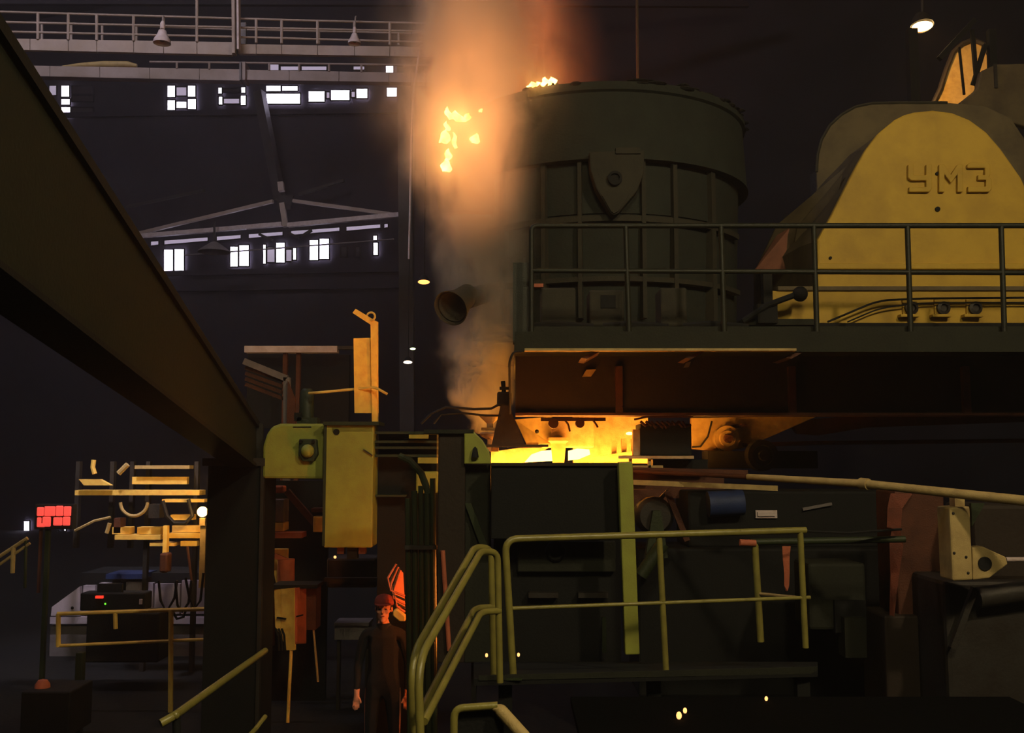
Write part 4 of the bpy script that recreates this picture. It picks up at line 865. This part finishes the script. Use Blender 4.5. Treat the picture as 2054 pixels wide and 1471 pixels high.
# coiled red hose hung beside the worker
hc = thing('hose_coil', 'coil of reddish hose hanging beside the worker', 'hose', P(795, 1225, 9.9))
obj('core', MB().loft([[P(x, y, 9.95) + Vector((0, .04 * math.sin(k), 0)) for k, (x, y) in enumerate(((795, 1135), (808, 1150), (812, 1222), (800, 1218), (790, 1190), (786, 1160)))], [P(x, y, 10.05) for x, y in ((795, 1135), (808, 1150), (812, 1222), (800, 1218), (790, 1190), (786, 1160))]]), M['pink'], hc, True)
for k in range(5):
    obj('strand', MB().tube([P(795 + k * 2, 1132 + k * 3, 9.92), P(778 + k * 3, 1160 + k * 6, 9.88), P(784 + k * 3, 1185 + k * 8, 9.87), P(812, 1196 + k * 8, 9.9)], .012, 7), M['rubber' if k % 2 else 'pink'], hc, True)
tag(obj('pale_block', MB().pp([(788, 1226), (795, 1222), (813, 1237), (813, 1247), (801, 1247), (788, 1236)], 9.8, .1), M['orange'], None, False, .01), 'small bright orange block at the shoulder of the worker', 'block')

# ------------------------------------------------------------------ the worker
def worker():
    Yp = 10.2; h = P(770, 1221, Yp); X0 = h.x; zt = h.z + .145
    root = thing('person', 'worker in dark clothes and reddish cap standing in the shade', 'person', (X0, Yp, 0))
    def V(x, y, z): return Vector((X0 + x, Yp + y, z))
    s = zt / 1.83
    bm_v = []; bm_e = []; rad = []
    def node(p, r, par=None):
        bm_v.append(p); rad.append(r)
        if par is not None: bm_e.append((par, len(bm_v) - 1))
        return len(bm_v) - 1
    pel = node(V(0, 0, .98 * s), (.16, .12)); wa = node(V(0, 0, 1.12 * s), (.15, .11), pel); ch = node(V(0, .01, 1.32 * s), (.18, .12), wa); sh = node(V(0, .02, 1.45 * s), (.13, .09), ch)
    nk = node(V(0, .0, 1.53 * s), (.055, .055), sh); node(V(0, -.01, 1.62 * s), (.06, .065), nk)
    for sg in (-1, 1):
        a = node(V(sg * .19, .02, 1.43 * s), (.07, .07), sh); b_ = node(V(sg * .25, .03, 1.16 * s), (.05, .05), a); c_ = node(V(sg * .25, -.06, .93 * s), (.036, .036), b_)
        pm = node(V(sg * .25, -.09, .85 * s), (.034, .022), c_)
        for i, (dx, ln) in enumerate(((-.03, .07), (-.01, .085), (.01, .08), (.03, .06))):
            k = node(V(sg * .25 + dx, -.10, .80 * s), (.009, .009), pm); k = node(V(sg * .25 + dx, -.112, .80 * s - ln * .5), (.009, .009), k); node(V(sg * .25 + dx, -.10, .80 * s - ln), (.008, .008), k)
        k = node(V(sg * .25 - sg * .035, -.105, .84 * s), (.011, .011), pm); node(V(sg * .25 - sg * .055, -.12, .79 * s), (.009, .009), k)
        hp_ = node(V(sg * .1, 0, .9 * s), (.1, .1), pel); kn = node(V(sg * .12, -.01, .5 * s), (.065, .065), hp_); an = node(V(sg * .13, .03, .1 * s), (.045, .045), kn); ft = node(V(sg * .14, -.03, .05), (.045, .045), an); node(V(sg * .15, -.16, .04), (.04, .035), ft)
    me = bpy.data.meshes.new('sk'); me.from_pydata(bm_v, bm_e, []); o = bpy.data.objects.new('sk', me); COL.objects.link(o)
    o.modifiers.new('s', 'SKIN')
    for i, v in enumerate(me.skin_vertices[0].data): v.radius = rad[i]; v.use_root = (i == 0)
    u = o.modifiers.new('u', 'SUBSURF'); u.levels = 1; u.render_levels = 1
    dg = bpy.context.evaluated_depsgraph_get(); m1 = bpy.data.meshes.new_from_object(o.evaluated_get(dg)); bpy.data.objects.remove(o)
    hd = MB(); c0 = Vector((X0, Yp - .01, h.z))
    hd.ball(c0 + Vector((0, .02, .03)), (.078, .098, .105), 20, 14).ball(c0 + Vector((0, -.025, -.055)), (.056, .068, .075), 16, 10)
    hd.ball(c0 + Vector((0, -.105, -.012)), (.014, .022, .028), 10, 8).ball(c0 + Vector((0, -.085, .028)), (.05, .02, .012), 12, 6).ball(c0 + Vector((0, -.088, -.062)), (.026, .012, .008), 10, 6)
    hd.ball(c0 + Vector((0, -.075, -.108)), (.028, .024, .02), 10, 6)
    for sg in (-1, 1): hd.ball(c0 + Vector((sg * .08, .015, -.005)), (.012, .022, .034), 8, 8).ball(c0 + Vector((sg * .042, -.07, -.02)), (.024, .02, .02), 8, 6)
    mm = MB().add([v.co for v in m1.vertices], [tuple(p.vertices) for p in m1.polygons]); mm.add(hd.v, hd.f)
    t = obj('tmp', mm, M['skin']); r = t.modifiers.new('r', 'REMESH'); r.mode = 'VOXEL'; r.voxel_size = .009
    sm = t.modifiers.new('sm', 'SMOOTH'); sm.iterations = 2
    dg = bpy.context.evaluated_depsgraph_get(); m2 = bpy.data.meshes.new_from_object(t.evaluated_get(dg)); loc = t.location.copy(); bpy.data.objects.remove(t)
    m2.materials.clear()
    for k in ('skin', 'cloth'): m2.materials.append(M[k])
    for p in m2.polygons:
        c_ = p.center + loc; p.use_smooth = True
        hand = abs(c_.x - X0) > .17 and c_.z < .92 * s
        p.material_index = 0 if (c_.z > 1.545 * s or hand) else 1
    b_ = bpy.data.objects.new('body', m2); COL.objects.link(b_); b_.parent = root; b_.location = loc - Vector((X0, Yp, 0)); WL[b_.name] = loc
    for sg in (-1, 1): obj('eye', MB().ball(c0 + Vector((sg * .031, -.088, .006)), (.013, .008, .007), 10, 6), M['eye'], root, True)
    obj('mouth', MB().ball(c0 + Vector((0, -.098, -.062)), (.024, .005, .005), 10, 6), M['lip'], root, True)
    obj('hair', MB().lathe([(.088, -.03), (.09, .02), (.088, .05), (.0, .05)], c0 + Vector((0, .035, .02)), seg=20), M['hair'], root, True)
    cp = obj('cap', MB().lathe([(.094, .035), (.098, .05), (.094, .09), (.07, .125), (.03, .142), (0, .145)], c0 + Vector((0, .012, .0)), (0, .06, 1), 24), M['cap'], root, True)
    obj('visor', MB().prism([c0 + Vector((math.cos(a) * .085, -.05 + math.sin(a) * .1, .045)) for a in [math.pi + math.pi * k / 10 for k in range(11)]], (0, 0, .01)), M['cap'], cp)
    obj('collar', MB().lathe([(.075, -.02), (.08, .0), (.072, .05), (.066, .05), (.07, 0)], V(0, .005, 1.49 * s), seg=18), M['cloth'], root, True)
worker()
# unseen glow bar added behind the frame column to light worker and control box
hs = thing('added_glow_bar', 'unseen glow bar added behind the frame column', 'glow bar', P(935, 1300, 9.8))
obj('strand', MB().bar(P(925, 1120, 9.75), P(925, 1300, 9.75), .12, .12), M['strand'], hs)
obj('guide', MB().fb(945, 1100, 955, FY(9.7), 9.7, .2), M['black'], hs)

# ------------------------------------------------------------------ lower platform, stairs and railings near the camera
zp = P(1030, 1362, 7.4).z
pf = thing('lower_platform', 'dark lower platform deck carrying the green railing', 'platform', (1.2, 8, zp))
obj('deck', MB().prism([P(950, 1362, 7.3), P(1640, 1345, 7.95), P(1640, 1328, 9.0), P(950, 1328, 9.0)], (0, 0, -.05)), M['black'], pf)
obj('kick_plate', MB().prism([P(960, 1356, 7.3), P(1640, 1338, 7.95), P(1640, 1352, 7.95), P(960, 1366, 7.3)], (0, .02, 0)), M['deck'], pf)
for x, Y in ((1000, 7.5), (1300, 7.8), (1600, 8.0)): obj('leg', MB().box((P(x, 1400, Y).x, Y, 0), (P(x, 1400, Y).x + .1, Y + .1, zp - .05)), M['black'], pf)
gr = thing('green_railing', 'shiny olive green pipe railing on the lower platform', 'railing', P(1030, 1362, 7.4))
r_ = .0265
def Yr(x): return 7.4 + (x - 1020) * .55 / 590
def Q(x, y, o=0): return P(x, y, Yr(x) + o)
obj('top_rail', MB().tube(bent([Q(1030, 1362), Q(1013, 1082), Q(1616, 1064)], .1, 7), r_, 12), M['rail'], gr, True)
obj('middle_rail', MB().tube([Q(1024, 1221), Q(1625, 1199)], .015, 10), M['rail'], gr, True)
obj('post', MB().tube([Q(1322, 1076), Q(1336, 1348)], .024, 12), M['rail'], gr, True)
obj('post', MB().tube([Q(1605, 1066), Q(1616, 1300)], .024, 12), M['rail'], gr, True)
obj('base_shoe', MB().box(Q(1030, 1362) - Vector((.06, .06, 0)), Q(1030, 1362) + Vector((.06, .06, .015))), M['dgreen'], gr)
r2 = thing('rear_railing', 'dim green railing section running to the brown column', 'railing', P(1525, 1290, 8.9))
obj('top_rail', MB().tube([P(1505, 1088, 8.9), P(1815, 1082, 8.9)], .03, 10), M['dgreen'], r2, True)
obj('rail_stub', MB().tube([P(1484, 1089, 8.88), P(1516, 1090, 8.88)], .03, 10), M['pink'], r2, True)
obj('post', MB().tube([P(1514, 1088, 8.9), P(1526, 1288, 8.9)], .03, 10), M['rail'], r2, True)
obj('middle_rail', MB().tube([P(1518, 1191, 8.9), P(1608, 1200, 8.6)], .014, 8), M['tan'], r2, True)
obj('cable', MB().tube([P(1610, 1066, 8.6), P(1700, 1070, 8.7), P(1808, 1062, 8.8)], .012, 6), M['rubber'], r2, True)
for i, (ox, oy, od, lb) in enumerate([(0, 0, 0, 'left one of the paired green stair handrails'), (13, 8, -.5, 'right one of the paired green stair handrails')]):
    sr = thing('stair_handrail', lb, 'handrail', P(830 + ox, 1500, 5.9 + od), 'paired stair handrails')
    def S(x, y, Y): return P(x + ox, y + oy, Y + od)
    obj('handrail', MB().tube(bent([S(832, 1520, 5.9), S(825, 1320, 5.9), S(952, 1098, 7.3), S(985, 1100, 7.4), S(990, 1362, 7.4)], .18, 7), .024 if i == 0 else .023, 12), M['rail'], sr, True)
    obj('middle_rail', MB().tube(bent([S(838, 1440, 5.9), S(952, 1220, 7.3), S(990, 1218, 7.4)], .12, 6), .022, 10), M['rail'], sr, True)
lh = thing('left_handrail', 'dim yellow sloping handrail in the lower left foreground', 'handrail', P(350, 1436, 5.5))
obj('pipe', MB().tube(bent([P(322, 1452, 5.45), P(352, 1435, 5.5), P(532, 1306, 7.6)], .05), .023, 10), M['rail'], lh, True)
obj('end_ball', MB().ball(P(352, 1435, 5.5), .024, 10, 8), M['rail'], lh, True)
obj('post', MB().tube([P(354, 1437, 5.52), P(356, 1560, 5.52)], .022, 10), M['black'], lh, True)
tag(obj('rail_stub', MB().tube([P(498, 1478, 6), P(512, 1464, 6), P(532, 1438, 6.2)], .014, 8), M['rail'], None, True), 'short bent rail stub at the bottom left of centre', 'rail')
bd = thing('beige_rail_bend', 'beige guard frame bending down at the bottom edge', 'guard rail', P(960, 1480, 4.2))
obj('tan_bar', MB().tube(bent([P(985, 1418, 4.2), P(1003, 1424, 4.2), P(1062, 1490, 4.1)], .03), [.012, .016, .02, .023, .026, .026, .026, .026][:8], 12), M['tan'], bd, True)
obj('top_bar', MB().tube(bent([P(910, 1500, 4.2), P(911, 1422, 4.2), P(998, 1416, 4.2)], .04), .016, 10), M['rail'], bd, True)
obj('panel', MB().pp([(914, 1430), (992, 1424), (1040, 1490), (914, 1490)], 4.22, .02), M['black'], bd)

# ------------------------------------------------------------------ right side
pp_ = thing('long_pipe', 'long sloping pipe running to the right edge', 'pipe', P(1735, 971, 8.6))
obj('pipe', MB().tube([P(1500, 957, 9.6), P(1735, 971, 8.7), P(2120, 1012, 7.6)], [.03, .036, .042], 14), M['tan'], pp_, True)
obj('coupling', MB().tube([P(1726, 970, 8.75), P(1742, 972, 8.68)], .05, 14), M['tan'], pp_, True)
obj('inner_pipe', MB().tube([P(1262, 945, 10.6), P(1500, 957, 9.6), P(1560, 961, 9.4)], .024, 10), M['rust'], pp_, True)
oc_ = thing('brown_column', 'broad red brown column with a rough orange-lit edge at the right', 'column', P(1840, 1290, 9.4))
obj('shaft', MB().fb(1800, 985, 1900, 1330, 9.4, .5), M['rust'], oc_, False, .02)
obj('lit_edge', MB().loft([[P(x, y, 9.35), P(x + w2, y, 9.3), P(x + w2, y, 9.6), P(x, y, 9.6)] for x, y, w2 in ((1786, 990, 45), (1780, 1020, 30), (1779, 1058, 28), (1788, 1064, 18), (1784, 1095, 28), (1786, 1150, 18), (1784, 1235, 10), (1778, 1262, 24))]), M['rust_lit'], oc_)
obj('plinth', MB().fb(1778, 1236, 1900, 1480, 9.3, .6), M['beam'], oc_, False, .02)
yb = thing('yellow_cylinder_mount', 'yellow block mount with a wedge lug at the right edge', 'mount', P(1930, 1165, 8.3))
obj('block', MB().pp([(1904, 1018), (1946, 1016), (1952, 1164), (1911, 1166)], 8.2, .25), M['tan'], yb, False, .015)
obj('stalk', MB().fb(1915, 988, 1935, 1018, 8.25, .1), M['tan'], yb)
obj('rib', MB().pp([(1948, 1010), (1976, 1010), (1950, 1056)], 8.25, .04), M['dgreen'], yb)
wl = obj('wedge_lug', MB().pp([(1950, 1098), (1972, 1097), (2018, 1118), (2022, 1132), (1985, 1160), (1952, 1164)], 8.22, .12), M['tan'], yb, False, .01)
obj('bore', MB().lathe([(.055, 0), (.055, .012), (0, .012)], P(1975, 1131, 8.22), (0, -1, 0), 20), M['black'], wl, True)
obj('rod', MB().tube([P(2018, 1123, 8.28), P(2110, 1122, 8.28)], .02, 10), M['white'], yb, True)
for x, y in ((1912, 1030), (1914, 1110), (1938, 1118), (1942, 1150)): obj('bolt', MB().ball(P(x, y, 8.2), .012, 8, 6), M['steel'], wl.parent)
hv = thing('cylinder_frame', 'dark hydraulic frame around the yellow mount at the right edge', 'machine', P(1990, 1400, 9))
obj('body', MB().fb(1900, 1165, 2120, 1480, 8.7, .8), M['steel'], hv, False, .04)
obj('back', MB().fb(1955, 1012, 2120, 1165, 8.8, .6), M['beam'], hv, False, .04)
obj('strut', MB().bar(P(1910, 1300, 8.6), P(1955, 1180, 8.6), .05), M['steel'], hv)
obj('drum', MB().tube([P(1960, 1200, 8.6), P(2100, 1180, 8.6)], .09, 14), M['steel'], hv, True)
ol = thing('olive_block', 'dim olive machine block between the railing and the brown column', 'block', P(1700, 1290, 9.6))
obj('block', MB().fb(1622, 1130, 1738, 1265, 9.7, .5), M['deck'], ol, False, .03)
obj('recess', MB().fb(1675, 1205, 1738, 1270, 9.65, .1), M['black'], ol)
obj('foot', MB().fb(1695, 1240, 1738, 1320, 9.55, .2), M['deck'], ol)
tag(obj('hanging_rag', MB().loft([[P(x, y, 8.9), P(x + w2, y, 8.88), P(x + w2 * .9, y, 8.93), P(x + w2 * .2, y, 8.94)] for x, y, w2 in ((1569, 1096, 17), (1570, 1120, 14), (1573, 1150, 11), (1573, 1175, 10), (1576, 1186, 4))]), M['pink']), 'narrow orange strip hanging under the dim rear railing', 'strip')
ds = thing('dark_step', 'black steel step plate in the bottom foreground', 'step', (1.6, 6.2, 0))
obj('plate', MB().box((.4, 5.7, 1.53), (3.4, 7.0, 1.58)), M['soot'], ds)
for x in (.5, 3.2): obj('leg', MB().box((x, 6.2, 0), (x + .1, 6.3, 1.53)), M['black'], ds)
def onz(px, py, z):
    d = ray(px, py); return CAM + d * ((z - CAM.z) / d.z)
for i, (x, y, Y, s, lb) in enumerate([(1362, 1436, 6.2, 8, 'bright ember on the floor right of the platform, the larger of two'), (1374, 1426, 6.2, 6, 'small ember touching the larger bright one'), (976, 1315, 8.3, 4, 'tiny ember between the stair handrail posts'), (1040, 1314, 8.3, 4, 'tiny ember right of the green railing post'), (1537, 1402, 6.5, 5, 'dull ember to the right on the dark floor')]):
    q = Y / F
    tag(obj('ember', MB().ball(onz(x, y, (1.58 if Y < 8 else zp) + s * q * .9), (s * .7 * q, s * .5 * q, s * q), 8, 6), M['ember']), lb, 'ember')

# ------------------------------------------------------------------ thin haze hanging in the far half of the hall
def haze():
    d = obj('hall_haze', MB().prism([(-30, -7, .05), (23, -7, .05), (23, wy(23) - .3, .05), (-30, wy(-30) - .3, .05)], (0, 0, 23.5)), M['black'])
    tag(d, 'thin haze hanging in the whole hall', 'haze', None, 'stuff')
    m = bpy.data.materials.new('haze_volume'); m.use_nodes = True; n = m.node_tree.nodes; n.clear()
    o = n.new('ShaderNodeOutputMaterial'); s = n.new('ShaderNodeVolumeScatter'); m.node_tree.links.new(s.outputs[0], o.inputs['Volume'])
    s.inputs['Color'].default_value = (.96, .9, .96, 1); s.inputs['Density'].default_value = .003; s.inputs['Anisotropy'].default_value = .6
    d.data.materials.clear(); d.data.materials.append(m)
haze()
